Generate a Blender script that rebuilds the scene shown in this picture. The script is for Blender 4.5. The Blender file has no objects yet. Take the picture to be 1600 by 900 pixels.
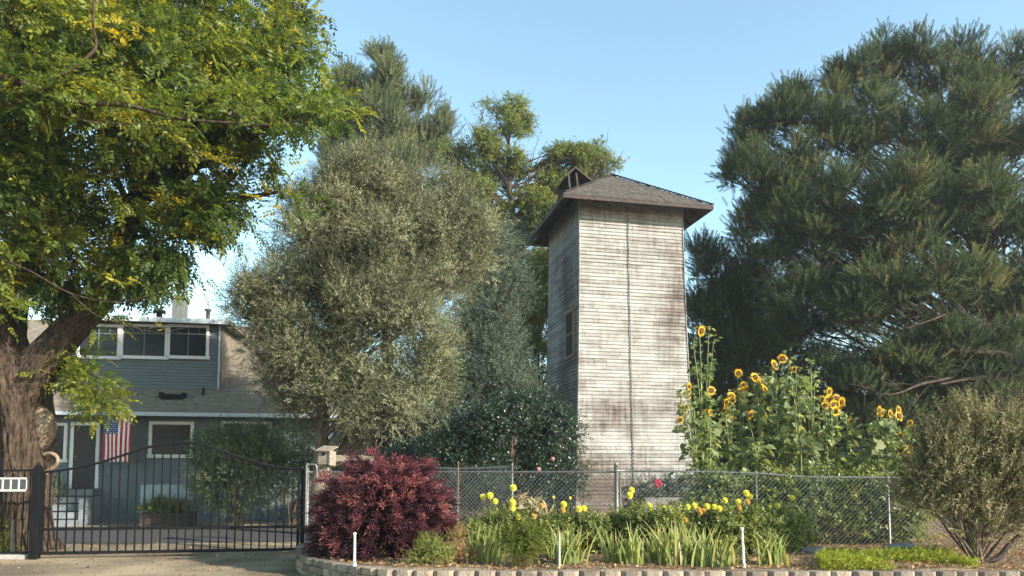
import bpy, math, random
import numpy as np
from mathutils import Vector, Matrix
R_ = math.radians
random.seed(7)
scene = bpy.context.scene
# ------------------------------------------------------------------ camera, sky, sun, exposure
PITCH = R_(4.0); FPX = 1156.0; HOR = 735.0; PRY = HOR - FPX*math.tan(PITCH)
cam_d = bpy.data.cameras.new("camera"); cam = bpy.data.objects.new("camera", cam_d)
scene.collection.objects.link(cam); scene.camera = cam
cam.location = (0, 0, 1.6); cam.rotation_euler = (R_(90)+PITCH, 0, 0)
cam_d.sensor_width = 36; cam_d.lens = 36*FPX/1600; cam_d.shift_y = (PRY-450)/1600
cam_d.clip_end = 3000; cam_d.clip_start = 0.05
SUN_AZ, SUN_EL = R_(58), R_(22)      # azimuth measured from behind the camera towards the right
SDIR = Vector((math.sin(SUN_AZ)*math.cos(SUN_EL), -math.cos(SUN_AZ)*math.cos(SUN_EL), math.sin(SUN_EL)))
w = bpy.data.worlds.new("World"); scene.world = w; w.use_nodes = True
wn = w.node_tree.nodes; wl = w.node_tree.links
bg = wn["Background"]; sky = wn.new("ShaderNodeTexSky"); sky.sky_type = 'NISHITA'; sky.sun_disc = False
sky.sun_elevation = SUN_EL; sky.sun_rotation = math.atan2(SDIR.x, SDIR.y)
sky.air_density = 1.0; sky.dust_density = 0.45; sky.ozone_density = 1.3
tint = wn.new("ShaderNodeMix"); tint.data_type = 'RGBA'; tint.blend_type = 'MULTIPLY'; tint.inputs[0].default_value = 1; tint.inputs[7].default_value = (1.16, 1.23, 1.07, 1)
wl.new(sky.outputs[0], tint.inputs[6]); wl.new(tint.outputs[2], bg.inputs[0]); bg.inputs[1].default_value = 0.15
sd = bpy.data.lights.new("sun", 'SUN'); so = bpy.data.objects.new("sun", sd); scene.collection.objects.link(so)
sd.energy = 5.0; sd.angle = R_(0.55); sd.color = (1.0, 0.9, 0.77)
so.rotation_euler = (-SDIR).to_track_quat('-Z', 'Y').to_euler(); so.location = (20, -10, 20)
scene.view_settings.view_transform = 'Standard'; scene.view_settings.look = 'None'
scene.view_settings.exposure = 1.2; scene.view_settings.gamma = 1.0
scene.cycles.max_bounces = 6; scene.cycles.diffuse_bounces = 3; scene.cycles.transmission_bounces = 3
scene.cycles.transparent_max_bounces = 6; scene.cycles.glossy_bounces = 2
scene.cycles.sample_clamp_indirect = 6

# ------------------------------------------------------------------ helpers
C = scene.collection
def P(px, py, Y):
    """photo pixel -> the world point on the vertical plane at depth Y"""
    u = (px-800)/FPX; v = (PRY-py)/FPX
    d = Vector((u, math.cos(PITCH)-v*math.sin(PITCH), math.sin(PITCH)+v*math.cos(PITCH)))
    return Vector((0, 0, 1.6)) + d*(Y/d.y)
def X(px, Y): return P(px, HOR, Y).x
def link(o, parent=None):
    C.objects.link(o)
    if parent: o.parent = parent
    return o
def tag(o, label=None, cat=None, group=None, kind=None):
    if label: o['label'] = label
    if cat: o['category'] = cat
    if group: o['group'] = group
    if kind: o['kind'] = kind
    return o
def thing(name, label, cat, loc=(0, 0, 0), rz=0, group=None):
    o = bpy.data.objects.new(name, None); link(o); o.location = loc; o.rotation_euler = (0, 0, rz)
    o.empty_display_size = .2
    return tag(o, label, cat, group)
def fastmesh(name, V, F, mat, parent=None, var=None, smooth=False):
    V = np.asarray(V, np.float32); F = np.asarray(F, np.int32); k = F.shape[1]
    me = bpy.data.meshes.new(name)
    me.vertices.add(len(V)); me.vertices.foreach_set("co", V.ravel())
    me.loops.add(F.size); me.loops.foreach_set("vertex_index", F.ravel())
    me.polygons.add(len(F)); me.polygons.foreach_set("loop_start", np.arange(0, F.size, k, dtype=np.int32))
    me.update(calc_edges=True)
    if smooth: me.polygons.foreach_set("use_smooth", np.ones(len(F), bool))
    if var is not None:
        a = me.attributes.new("var", 'FLOAT', 'FACE'); a.data.foreach_set("value", np.asarray(var, np.float32))
    me.materials.append(mat)
    return link(bpy.data.objects.new(name, me), parent)
class MB:
    """collects shapes, builds ONE mesh object"""
    def __init__(s): s.v = []; s.f = []; s.sm = False
    def add(s, vs, fs):
        o = len(s.v); s.v += [tuple(p) for p in vs]; s.f += [tuple(i+o for i in f) for f in fs]; return s
    def box(s, x0, x1, y0, y1, z0, z1, M=None, tz=0):
        vs = [Vector((x, y, z)) for z in (z0, z1) for (x, y) in ((x0+tz*(z == z1), y0+tz*(z == z1)), (x1-tz*(z == z1), y0+tz*(z == z1)), (x1-tz*(z == z1), y1-tz*(z == z1)), (x0+tz*(z == z1), y1-tz*(z == z1)))]
        if M: vs = [M @ v for v in vs]
        return s.add(vs, [(0, 3, 2, 1), (4, 5, 6, 7), (0, 1, 5, 4), (1, 2, 6, 5), (2, 3, 7, 6), (3, 0, 4, 7)])
    def beam(s, a, b, w, h):
        a = Vector(a); b = Vector(b); d = b-a; L = d.length
        q = d.to_track_quat('Y', 'Z').to_matrix().to_4x4()
        return s.box(-w/2, w/2, 0, L, -h/2, h/2, Matrix.Translation(a) @ q)
    def tube(s, pts, r, n=8, cap=True):
        pts = [Vector(p) for p in pts]
        if not hasattr(r, '__len__'): r = [r]*len(pts)
        V = []; up = Vector((0.13, 0.2, 1))
        for i, p in enumerate(pts):
            d = (pts[min(i+1, len(pts)-1)]-pts[max(i-1, 0)]).normalized()
            a = d.cross(up)
            if a.length < .05: a = d.cross(Vector((1, 0, 0)))
            a.normalize(); b = a.cross(d)
            for k in range(n):
                t = 2*math.pi*k/n; V.append(p+(a*math.cos(t)+b*math.sin(t))*r[i])
        F = [(i*n+k, i*n+(k+1) % n, (i+1)*n+(k+1) % n, (i+1)*n+k) for i in range(len(pts)-1) for k in range(n)]
        if cap: F += [tuple(range(n)), tuple(range((len(pts)-1)*n, len(pts)*n))[::-1]]
        return s.add(V, F)
    def build(s, name, mat, parent=None, smooth=False, bevel=0):
        me = bpy.data.meshes.new(name); me.from_pydata(s.v, [], s.f); me.materials.append(mat)
        if smooth: me.polygons.foreach_set("use_smooth", np.ones(len(me.polygons), bool))
        me.update()
        o = link(bpy.data.objects.new(name, me), parent)
        if bevel:
            m = o.modifiers.new("b", 'BEVEL'); m.width = bevel; m.segments = 2; m.limit_method = 'ANGLE'
        return o
def spline(pts, n=6):
    """Catmull-Rom through pts; each point may carry a radius as last value"""
    p = np.array(pts, float); q = np.vstack([2*p[0]-p[1], p, 2*p[-1]-p[-2]]); out = []
    for i in range(1, len(q)-2):
        for t in np.linspace(0, 1, n, endpoint=False):
            out.append(.5*((2*q[i])+(-q[i-1]+q[i+1])*t+(2*q[i-1]-5*q[i]+4*q[i+1]-q[i+2])*t*t+(-q[i-1]+3*q[i]-3*q[i+1]+q[i+2])*t**3))
    out.append(p[-1]); return np.array(out)

# ------------------------------------------------------------------ materials
def newmat(name):
    m = bpy.data.materials.new(name); m.use_nodes = True
    nt = m.node_tree; b = nt.nodes["Principled BSDF"]; return m, nt, nt.nodes, nt.links, b
def ramp(n, stops):
    r = n.new("ShaderNodeValToRGB"); e = r.color_ramp.elements
    while len(e) < len(stops): e.new(.5)
    for i, (p, c) in enumerate(stops): e[i].position = p; e[i].color = (*c, 1)
    return r
def mat_noise(name, stops, scale=5, rough=.8, bump=.2, bscale=None, det=6, stretch=(1, 1, 1), metal=0, dist=.02, spec=.3, detr=.6):
    m, nt, n, l, b = newmat(name)
    tc = n.new("ShaderNodeTexCoord"); mp = n.new("ShaderNodeMapping"); mp.inputs['Scale'].default_value = stretch
    l.new(tc.outputs['Object'], mp.inputs[0])
    no = n.new("ShaderNodeTexNoise"); no.inputs['Scale'].default_value = scale; no.inputs['Detail'].default_value = det; no.inputs['Roughness'].default_value = detr
    l.new(mp.outputs[0], no.inputs[0]); r = ramp(n, stops); l.new(no.outputs[0], r.inputs[0]); l.new(r.outputs[0], b.inputs['Base Color'])
    b.inputs['Roughness'].default_value = rough; b.inputs['Metallic'].default_value = metal
    b.inputs['Specular IOR Level'].default_value = spec
    if bump:
        n2 = n.new("ShaderNodeTexNoise"); n2.inputs['Scale'].default_value = bscale or scale*4; n2.inputs['Detail'].default_value = 5
        l.new(mp.outputs[0], n2.inputs[0]); bp = n.new("ShaderNodeBump"); bp.inputs['Strength'].default_value = bump; bp.inputs['Distance'].default_value = dist
        l.new(n2.outputs[0], bp.inputs['Height']); l.new(bp.outputs[0], b.inputs['Normal'])
    return m
def mat_flat(name, c, rough=.6, metal=0, v=.15, sc=12, spec=.4):
    c = np.array(c); return mat_noise(name, [(.3, tuple(c*(1-v))), (.7, tuple(np.minimum(c*(1+v), 1)))], sc, rough, .08, metal=metal, spec=spec)
def mat_leaf(name, stops, trans=.35, rough=.5, tcol=1.3, spec=.35, tw=(1.15, 1.1, .55)):
    """leaf: hue varies from leaf to leaf (attribute var); light passes through"""
    m, nt, n, l, b = newmat(name)
    at = n.new("ShaderNodeAttribute"); at.attribute_name = "var"; r = ramp(n, stops); l.new(at.outputs['Fac'], r.inputs[0])
    l.new(r.outputs[0], b.inputs['Base Color']); b.inputs['Roughness'].default_value = rough; b.inputs['Specular IOR Level'].default_value = spec
    tr = n.new("ShaderNodeBsdfTranslucent"); mu = n.new("ShaderNodeMix"); mu.data_type = 'RGBA'; mu.blend_type = 'MULTIPLY'; mu.inputs[0].default_value = 1
    l.new(r.outputs[0], mu.inputs[6]); mu.inputs[7].default_value = (tw[0]*tcol, tw[1]*tcol, tw[2]*tcol, 1); l.new(mu.outputs[2], tr.inputs[0])
    mx = n.new("ShaderNodeMixShader"); mx.inputs[0].default_value = trans
    l.new(b.outputs[0], mx.inputs[1]); l.new(tr.outputs[0], mx.inputs[2]); l.new(mx.outputs[0], n["Material Output"].inputs[0])
    return m
def mat_bark(name, dark, light, sx=9, sz=1.6, bump=1.0, dist=.03):
    m, nt, n, l, b = newmat(name)
    tc = n.new("ShaderNodeTexCoord"); mp = n.new("ShaderNodeMapping"); mp.inputs['Scale'].default_value = (sx, sx, sz); l.new(tc.outputs['Object'], mp.inputs[0])
    a = n.new("ShaderNodeTexNoise"); a.inputs['Scale'].default_value = 1.3; a.inputs['Detail'].default_value = 8; a.inputs['Roughness'].default_value = .65; a.inputs['Distortion'].default_value = .6; l.new(mp.outputs[0], a.inputs[0])
    r = ramp(n, [(.35, dark), (.62, light), (.8, tuple(min(1, x*1.35) for x in light))]); l.new(a.outputs[0], r.inputs[0]); l.new(r.outputs[0], b.inputs['Base Color'])  # bark tones; hollows darkest, furrow shade put into the colour
    b.inputs['Roughness'].default_value = .9; b.inputs['Specular IOR Level'].default_value = .15
    bp = n.new("ShaderNodeBump"); bp.inputs['Strength'].default_value = bump; bp.inputs['Distance'].default_value = dist; l.new(a.outputs[0], bp.inputs['Height']); l.new(bp.outputs[0], b.inputs['Normal'])
    return m
M = {}
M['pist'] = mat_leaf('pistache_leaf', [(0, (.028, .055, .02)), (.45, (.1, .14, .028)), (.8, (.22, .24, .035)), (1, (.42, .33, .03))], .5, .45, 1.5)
M['olive'] = mat_leaf('olive_leaf', [(0, (.05, .063, .035)), (.5, (.165, .178, .1)), (1, (.38, .39, .23))], .22, .5, 1.1, .3, (1.1, 1.05, .7))
M['olive2'] = mat_leaf('grey_olive_leaf', [(0, (.05, .075, .055)), (.5, (.09, .12, .085)), (1, (.15, .18, .12))], .2, .5, 1.1, .3, (1.05, 1.05, .8))
M['cedar'] = mat_leaf('hazed_cedar_needle', [(0, (.08, .105, .06)), (.5, (.15, .18, .09)), (1, (.27, .28, .14))], .25, .6, 1.1, .2, (1.1, 1.05, .7))  # needle colours kept light: distance haze put into the colour
M['pine'] = mat_leaf('pine_needle', [(0, (.02, .036, .018)), (.45, (.058, .085, .036)), (.75, (.12, .145, .055)), (1, (.22, .19, .09))], .2, .6, 1.3, .2, (1.05, 1.1, .6))
M['elm'] = mat_leaf('elm_leaf', [(0, (.07, .1, .03)), (.5, (.15, .18, .04)), (1, (.23, .24, .04))], .4, .5, 1.3)
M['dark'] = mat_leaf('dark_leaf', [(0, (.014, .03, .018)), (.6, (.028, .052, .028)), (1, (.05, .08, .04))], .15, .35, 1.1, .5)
M['yellowleaf'] = mat_leaf('yellow_green_leaf', [(0, (.09, .12, .02)), (.5, (.16, .18, .025)), (1, (.26, .24, .03))], .4, .5, 1.2)
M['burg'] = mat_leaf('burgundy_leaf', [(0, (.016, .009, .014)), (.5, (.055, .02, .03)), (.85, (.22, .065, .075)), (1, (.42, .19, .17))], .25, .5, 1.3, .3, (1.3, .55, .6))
M['sunleaf'] = mat_leaf('sunflower_leaf', [(0, (.08, .11, .05)), (.6, (.22, .26, .12)), (1, (.42, .45, .2))], .4, .4, 1.4, .3)
M['petal'] = mat_leaf('sunflower_petal', [(0, (.85, .36, .01)), (.5, (.9, .5, .01)), (1, (.95, .62, .03))], .35, .5, 1.0, .2, (1, .9, .5))
M['dahl'] = mat_leaf('dahlia_petal', [(0, (.62, .55, .05)), (.5, (.78, .72, .1)), (1, (.86, .82, .26))], .35, .5, 1.0, .2, (1, 1, .6))
M['dahlo'] = mat_leaf('orange_dahlia_petal', [(0, (.4, .2, .05)), (.5, (.62, .38, .1)), (1, (.7, .5, .15))], .3, .5, 1.0, .2, (1, .8, .5))
M['rosep'] = mat_leaf('rose_petal', [(0, (.5, .03, .06)), (1, (.7, .12, .2))], .3, .5, 1.0, .2, (1, .5, .5))
M['pinkp'] = mat_leaf('pale_pink_petal', [(0, (.5, .22, .25)), (1, (.65, .4, .4))], .3, .5, 1.0, .2, (1, .7, .7))
M['gardenleaf'] = mat_leaf('garden_leaf', [(0, (.07, .1, .03)), (.6, (.19, .22, .06)), (1, (.36, .37, .1))], .4, .5, 1.3)
M['iris'] = mat_leaf('iris_blade', [(0, (.1, .15, .045)), (.6, (.24, .28, .075)), (.9, (.36, .37, .12)), (1, (.42, .34, .14))], .35, .45, 1.2)
M['cover'] = mat_leaf('ground_cover_leaf', [(0, (.12, .17, .02)), (.5, (.24, .28, .025)), (1, (.36, .36, .04))], .35, .5, 1.2)
M['greyleaf'] = mat_leaf('grey_green_leaf', [(0, (.09, .09, .048)), (.5, (.2, .195, .1)), (.85, (.34, .3, .17)), (1, (.42, .3, .19))], .3, .6, 1.1, .2, (1.1, 1, .7))
M['hedge'] = mat_leaf('hedge_leaf', [(0, (.05, .08, .04)), (.6, (.13, .18, .08)), (1, (.34, .38, .2))], .25, .45, 1.1)
M['dry'] = mat_leaf('dry_leaf', [(0, (.16, .09, .04)), (.5, (.3, .19, .09)), (1, (.45, .33, .17))], .25, .7, 1.1, .1, (1.1, .9, .6))
M['brush'] = mat_leaf('brown_brush', [(0, (.07, .05, .035)), (.6, (.13, .1, .065)), (1, (.18, .15, .09))], .2, .7, 1, .1)
M['bark'] = mat_bark('pistache_bark', (.011, .008, .006), (.085, .06, .043), 13, 3.0)
M['bark2'] = mat_bark('olive_bark', (.07, .055, .042), (.2, .16, .12), 14, 4, .8, .02)
M['bark3'] = mat_bark('pine_bark', (.03, .022, .018), (.1, .075, .06), 9, 3, .8, .02)
M['twig'] = mat_noise('twig_bark', [(.3, (.12, .08, .05)), (.7, (.26, .19, .13))], 20, .8, .2)
M['stem'] = mat_noise('green_stem', [(.3, (.14, .19, .07)), (.7, (.26, .3, .12))], 12, .6, .1)
M['cut'] = mat_noise('callus_wood', [(.35, (.09, .065, .045)), (.6, (.24, .175, .12))], 9, .8, .6, 14, dist=.03)
M['black'] = mat_noise('black_iron', [(.3, (.004, .004, .005)), (.7, (.009, .009, .011))], 9, .6, .1, spec=.15)
M['galv'] = mat_noise('galvanised_steel', [(.3, (.13, .13, .13)), (.7, (.24, .235, .225))], 25, .5, .1, metal=.75)
M['wire'] = mat_noise('galvanised_wire', [(.3, (.26, .26, .26)), (.7, (.4, .4, .38))], 25, .5, 0, metal=.4)
M['rust'] = mat_noise('rusty_iron', [(.3, (.1, .05, .03)), (.7, (.2, .12, .08))], 25, .8, .2)
M['white'] = mat_flat('white_paint', (.72, .7, .66), .6)
M['trim'] = mat_flat('white_trim', (.66, .66, .64), .55, v=.08)
M['fascia'] = mat_flat('pale_blue_fascia', (.42, .48, .52), .5, v=.08)
M['pvc'] = mat_flat('white_pvc', (.78, .77, .73), .4, v=.08)
M['glass'] = mat_noise('dark_window_glass', [(.35, (.008, .009, .01)), (.7, (.028, .028, .03))], 1.5, .25, 0, spec=.25)
M['void'] = mat_flat('dark_interior', (.012, .011, .01), .9)
M['concrete'] = mat_noise('concrete', [(.3, (.25, .24, .22)), (.7, (.4, .385, .36))], 6, .9, .3)
M['tile'] = mat_flat('dark_tile', (.05, .055, .07), .3)
M['wood'] = mat_noise('weathered_wood', [(.3, (.16, .13, .1)), (.7, (.32, .27, .22))], 6, .85, .3, stretch=(1, 1, 6))
M['darkwood'] = mat_noise('dark_stained_wood', [(.3, (.025, .02, .019)), (.7, (.075, .055, .048))], 8, .8, .3)
M['stone'] = mat_noise('grey_stone', [(.3, (.14, .135, .13)), (.7, (.3, .29, .27))], 6, .9, .7, 12, dist=.03)
M['door'] = mat_flat('dark_door_paint', (.03, .02, .022), .5)

# ------------------------------------------------------------------ foliage templates (all quads, long axis +Y)
def leaf_quad(base, d, side, L, W, droop=0):
    base = np.array(base, float); d = np.array(d, float); d /= np.linalg.norm(d); side = np.array(side, float)
    side -= d*np.dot(side, d); side /= np.linalg.norm(side)+1e-9
    nrm = np.cross(side, d); a = base+d*L*.45-side*W/2+nrm*W*.12; c = base+d*L*.45+side*W/2+nrm*W*.12
    return [base, a, base+d*L-nrm*droop*L, c]
def tmpl(quads): V = np.array(quads).reshape(-1, 3); return V, np.arange(len(V)).reshape(-1, 4)
def t_frond(n=5, L=.27, ll=.088, lw=.031, seed=0):
    r = np.random.default_rng(seed); q = []
    for i in range(n):
        y = L*(.22+.78*i/n); z = -.55*y*y
        for s in (-1, 1):
            d = np.array([s*.85, .55, -.25])+r.normal(0, .12, 3)
            q.append(leaf_quad((0, y, z), d, (.3*s, 1, r.normal(0, .4)), ll*(1-.25*i/n), lw, .1))
    q.append(leaf_quad((0, L, -.55*L*L), (0, 1, -.4), (1, 0, 0), ll*.9, lw, .1))
    q.append([np.array([-.0015, 0, 0]), np.array([-.001, L, -.55*L*L]), np.array([.001, L, -.55*L*L]), np.array([.0015, 0, 0])])
    return tmpl(q)
def t_twig(n, L, ll, lw, ang=.7, seed=0, stem=.002, upz=.2):
    r = np.random.default_rng(seed); q = []
    for i in range(n):
        y = L*(i+.5)/n; t = i*2.4+r.normal(0, .4); d = np.array([math.cos(t)*ang, 1-.35*ang, math.sin(t)*ang])+r.normal(0, .15, 3)
        q.append(leaf_quad((0, y, 0), d, (-math.sin(t), r.normal(0, .4), math.cos(t)), ll*r.uniform(.75, 1.15), lw, .12))
    if stem: q.append([np.array([-stem, 0, 0]), np.array([-stem*.6, L, 0]), np.array([stem*.6, L, 0]), np.array([stem, 0, 0])])
    return tmpl(q)
def t_needles(n, L, nl, nw, seed=0):
    r = np.random.default_rng(seed); q = []
    for i in range(n):
        y = L*(i+.3)/n; t = i*2.4; a = .75-.35*i/n
        d = np.array([math.cos(t)*a, .8, math.sin(t)*a])+r.normal(0, .1, 3)
        q.append(leaf_quad((0, y, 0), d, (-math.sin(t), 0, math.cos(t)), nl*r.uniform(.8, 1.1), nw, .1))
    return tmpl(q)
def scatter(T, pos, dirs, scale, rng, var, roll=None, vj=.12, keep_up=0):
    """place template T at pos with long axis along dirs"""
    tV, tF = T; n = len(pos); d = dirs/(np.linalg.norm(dirs, axis=1, keepdims=True)+1e-9)
    ref = np.tile(np.array([[0., 0., 1.]]), (n, 1))+rng.normal(0, 1e-3, (n, 3)); x = np.cross(d, ref); x /= np.linalg.norm(x, axis=1, keepdims=True)+1e-9
    z = np.cross(x, d)
    a = rng.uniform(0, 2*np.pi, n) if roll is None else rng.normal(0, roll, n)
    ca, sa = np.cos(a)[:, None], np.sin(a)[:, None]; x2 = x*ca+z*sa; z2 = -x*sa+z*ca
    V = pos[:, None, :]+(tV[None, :, 0:1]*x2[:, None, :]+tV[None, :, 1:2]*d[:, None, :]+tV[None, :, 2:3]*z2[:, None, :])*scale[:, None, None]
    F = tF[None]+(np.arange(n)*len(tV))[:, None, None]
    v = np.clip(np.repeat(var, len(tF))+rng.normal(0, vj, n*len(tF)), 0, 1)
    return V.reshape(-1, 3), F.reshape(-1, 4), v
def cat_parts(parts):
    o = 0; V = []; F = []; A = []
    for v, f, a in parts: V.append(v); F.append(f+o); A.append(a); o += len(v)
    return np.concatenate(V), np.concatenate(F), np.concatenate(A)
def lobe_points(lobes, n, rng, shell=.4, zmin=-9):
    """clump centres near the skins of the lobes; returns centres, outward directions, lobe index"""
    w_ = np.array([l[1][0]*l[1][1]+l[1][0]*l[1][2]+l[1][1]*l[1][2] for l in lobes]); w_ = w_**.8; w_ /= w_.sum()
    idx = rng.choice(len(lobes), n, p=w_); c = np.array([tuple(l[0]) for l in lobes])[idx]; r = np.array([l[1] for l in lobes])[idx]
    d = rng.normal(0, 1, (n, 3)); d /= np.linalg.norm(d, axis=1, keepdims=True)
    d[:, 2] = np.where((d[:, 2] < -.3) & (rng.random(n) < .5), -d[:, 2], d[:, 2])
    rad = rng.random(n)**shell; p = c+d*r*rad[:, None]; ok = p[:, 2] > zmin
    return p[ok], d[ok], idx[ok]
def foliage(lobes, T, nclump, ntwig, cr, seed, size=(.8, 1.2), out=1., up=.3, rnd=.6, shell=.4, zmin=-9, flat=1., vmean=.45, vclump=.18, roll=None, vj=.12, tipvar=None):
    rng = np.random.default_rng(seed); cp, cd, ci = lobe_points(lobes, nclump, rng, shell, zmin); n = len(cp)
    csz = cr*rng.uniform(.6, 1.35, n); cv = rng.normal(vmean, vclump, n); cnt = rng.integers(int(ntwig*.55), int(ntwig*1.45)+1, n)
    rep = np.repeat(np.arange(n), cnt); off = rng.normal(0, .5, (len(rep), 3)); off[:, 2] *= flat
    pos = cp[rep]+off*csz[rep][:, None]
    dirs = cd[rep]*out+off*.9+rng.normal(0, rnd, (len(rep), 3)); dirs[:, 2] += up
    pos[:, 2] = np.maximum(pos[:, 2], zmin)
    Ts = T if isinstance(T, list) else [T]; k = len(Ts); parts = []
    sc = rng.uniform(size[0], size[1], len(rep))
    for j in range(k):
        s = slice(j, None, k); parts.append(scatter(Ts[j], pos[s], dirs[s], sc[s], rng, cv[rep][s], roll, vj))
    V, F, A = cat_parts(parts); return V, F, A, cp, ci
def limbs(mb, start, lobes, cp, ci, r0, rng, every=1, rl=None, rtip=.008, n=6, zlow=.3):
    """limbs from a trunk point to each lobe, thinner branches on to clumps"""
    for k, (c, r) in enumerate(lobes):
        e = Vector(c); rr = None
        if isinstance(start, np.ndarray):
            want = e.z-.75*math.hypot(e.x, e.y); i = int(np.argmin(np.abs(start[:, 2]-max(want, start[-1, 2]*zlow)))); s = Vector(start[i, :3]); rr = min(r0, start[i, 3]*.6)
        else: s = Vector(start[k] if isinstance(start, list) else start)
        mid = (s+e)/2+Vector(rng.normal(0, .12, 3))*(e-s).length*.5; rr = rr or r0
        sp = spline([(*s, rr), (*mid, rr*.7), (*e, rr*.42)], 5); mb.tube(sp[:, :3], list(sp[:, 3]), n)
        for j in np.where(ci == k)[0][::every]:
            q = Vector(cp[j]); t = rng.uniform(.35, .95); i = int(t*(len(sp)-1)); a = Vector(sp[i][:3]); m2 = (a+q)/2+Vector(rng.normal(0, .1, 3))*(q-a).length*.6
            ss = spline([(*a, sp[i][3]*.45), (*m2, sp[i][3]*.28), (*q, rtip)], 3); mb.tube(ss[:, :3], list(ss[:, 3]), 4, False)
def sublobes(lobes, k, f, seed, core=.6, up=.15):
    """break smooth lobes into many small uneven ones, keeping a smaller core"""
    r = np.random.default_rng(seed); out = []
    for c, rad in lobes:
        if core: out.append((c, tuple(x*core for x in rad)))
        for i in range(k):
            d = r.normal(0, 1, 3); d /= np.linalg.norm(d); d[1] = -abs(d[1]) if r.random() < .5 else d[1]; q = r.uniform(.62, 1.0); g = f*r.uniform(.65, 1.35)
            out.append((Vector((c[0]+d[0]*rad[0]*q, c[1]+d[1]*rad[1]*q, c[2]+(d[2]+up)*rad[2]*q)), (rad[0]*g, rad[1]*g, rad[2]*g*r.uniform(.7, 1.1))))
    return out
def tree(name, label, cat, base, lobes, T, mat, bark, nclump, ntwig, cr, seed, trunk, r0, group=None, every=2, crown='crown', tname='trunk', **kw):
    """trunk: list of (x,y,z,r) world points, last one is where the limbs start"""
    root = thing(name, label, cat, base, 0, group); b = np.array(base)
    L2 = [(Vector(c)-Vector(base), r) for c, r in lobes]
    V, F, A, cp, ci = foliage(L2, T, nclump, ntwig, cr, seed, **kw)
    fastmesh(crown, V, F, mat, root, A)
    mb = MB(); tr = [(p[0]-b[0], p[1]-b[1], p[2]-b[2], p[3]) for p in trunk]; sp = spline(tr, 6); mb.tube(sp[:, :3], list(sp[:, 3]), 12)
    limbs(mb, sp, L2, cp, ci, r0, np.random.default_rng(seed+1), every)
    mb.build(tname, bark, root, True); return root
def LB(px, py, Y, rx, rz=None, ry=None): return (P(px, py, Y), (rx, ry or rx, rz or rx))

T_FR = [t_frond(4, .27, .1, .04, seed=1), t_frond(5, .3, .1, .04, seed=2), t_frond(4, .24, .095, .042, seed=3)]
T_OL = [t_twig(9, .26, .075, .015, .75, 4), t_twig(11, .32, .07, .014, .65, 5)]
T_BR = [t_twig(6, .22, .1, .05, .8, 6), t_twig(7, .26, .09, .045, .9, 7)]
T_PN = [t_needles(26, .36, .115, .019, 8), t_needles(30, .44, .11, .019, 9)]
T_SM = [t_twig(10, .16, .04, .018, .8, 10), t_twig(12, .2, .035, .016, .8, 11)]

exec_order = None
# ================================================================== SETTING
# ---- ground: one sheet to the horizon
def mat_ground():
    m, nt, n, l, b = newmat('dry_gravel_ground'); tc = n.new("ShaderNodeTexCoord")
    a = n.new("ShaderNodeTexNoise"); a.inputs['Scale'].default_value = .7; a.inputs['Detail'].default_value = 6; l.new(tc.outputs['Object'], a.inputs[0])
    f = n.new("ShaderNodeTexNoise"); f.inputs['Scale'].default_value = 45; f.inputs['Detail'].default_value = 4; f.inputs['Roughness'].default_value = .7; l.new(tc.outputs['Object'], f.inputs[0])
    v = n.new("ShaderNodeTexVoronoi"); v.inputs['Scale'].default_value = 38; l.new(tc.outputs['Object'], v.inputs[0])
    r1 = ramp(n, [(.35, (.22, .18, .13)), (.65, (.47, .39, .28))]); l.new(a.outputs[0], r1.inputs[0])
    r2 = ramp(n, [(.3, (.5, .48, .45)), (.7, (1.25, 1.22, 1.15))]); l.new(f.outputs[0], r2.inputs[0])
    mu = n.new("ShaderNodeMix"); mu.data_type = 'RGBA'; mu.blend_type = 'MULTIPLY'; mu.inputs[0].default_value = 1; l.new(r1.outputs[0], mu.inputs[6]); l.new(r2.outputs[0], mu.inputs[7]); l.new(mu.outputs[2], b.inputs['Base Color'])
    b.inputs['Roughness'].default_value = .95; b.inputs['Specular IOR Level'].default_value = .1
    bp = n.new("ShaderNodeBump"); bp.inputs['Strength'].default_value = .9; bp.inputs['Distance'].default_value = .03; ad = n.new("ShaderNodeMath"); l.new(v.outputs[0], ad.inputs[0]); l.new(f.outputs[0], ad.inputs[1]); l.new(ad.outputs[0], bp.inputs['Height']); l.new(bp.outputs[0], b.inputs['Normal'])
    return m
M['ground'] = mat_ground()
M['soil'] = mat_noise('mulched_soil', [(.3, (.1, .07, .045)), (.55, (.24, .175, .115)), (.75, (.42, .33, .22))], 9, .95, 1, 40, det=8, dist=.03, spec=.1, detr=.75)
M['drivedark'] = mat_noise('dark_driveway', [(.3, (.05, .05, .052)), (.7, (.085, .083, .08))], 30, .9, .4, 90, spec=.2)
mb = MB(); mb.add([(-600, -300, 0), (600, -300, 0), (600, 1500, 0), (-600, 1500, 0)], [(0, 1, 2, 3)])
tag(mb.build('ground', M['ground']), kind='structure')
mb = MB(); mb.add([(-22, 16.2, .005), (-13, 15.9, .005), (-4.2, 16.8, .005), (-3.6, 20.5, .005), (-9, 21.6, .005), (-22, 19.8, .005)], [(0, 1, 2, 3, 4, 5)])  # flat dark grey sheet over part of the driveway ground
tag(mb.build('driveway', M['drivedark']), kind='structure')
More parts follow.
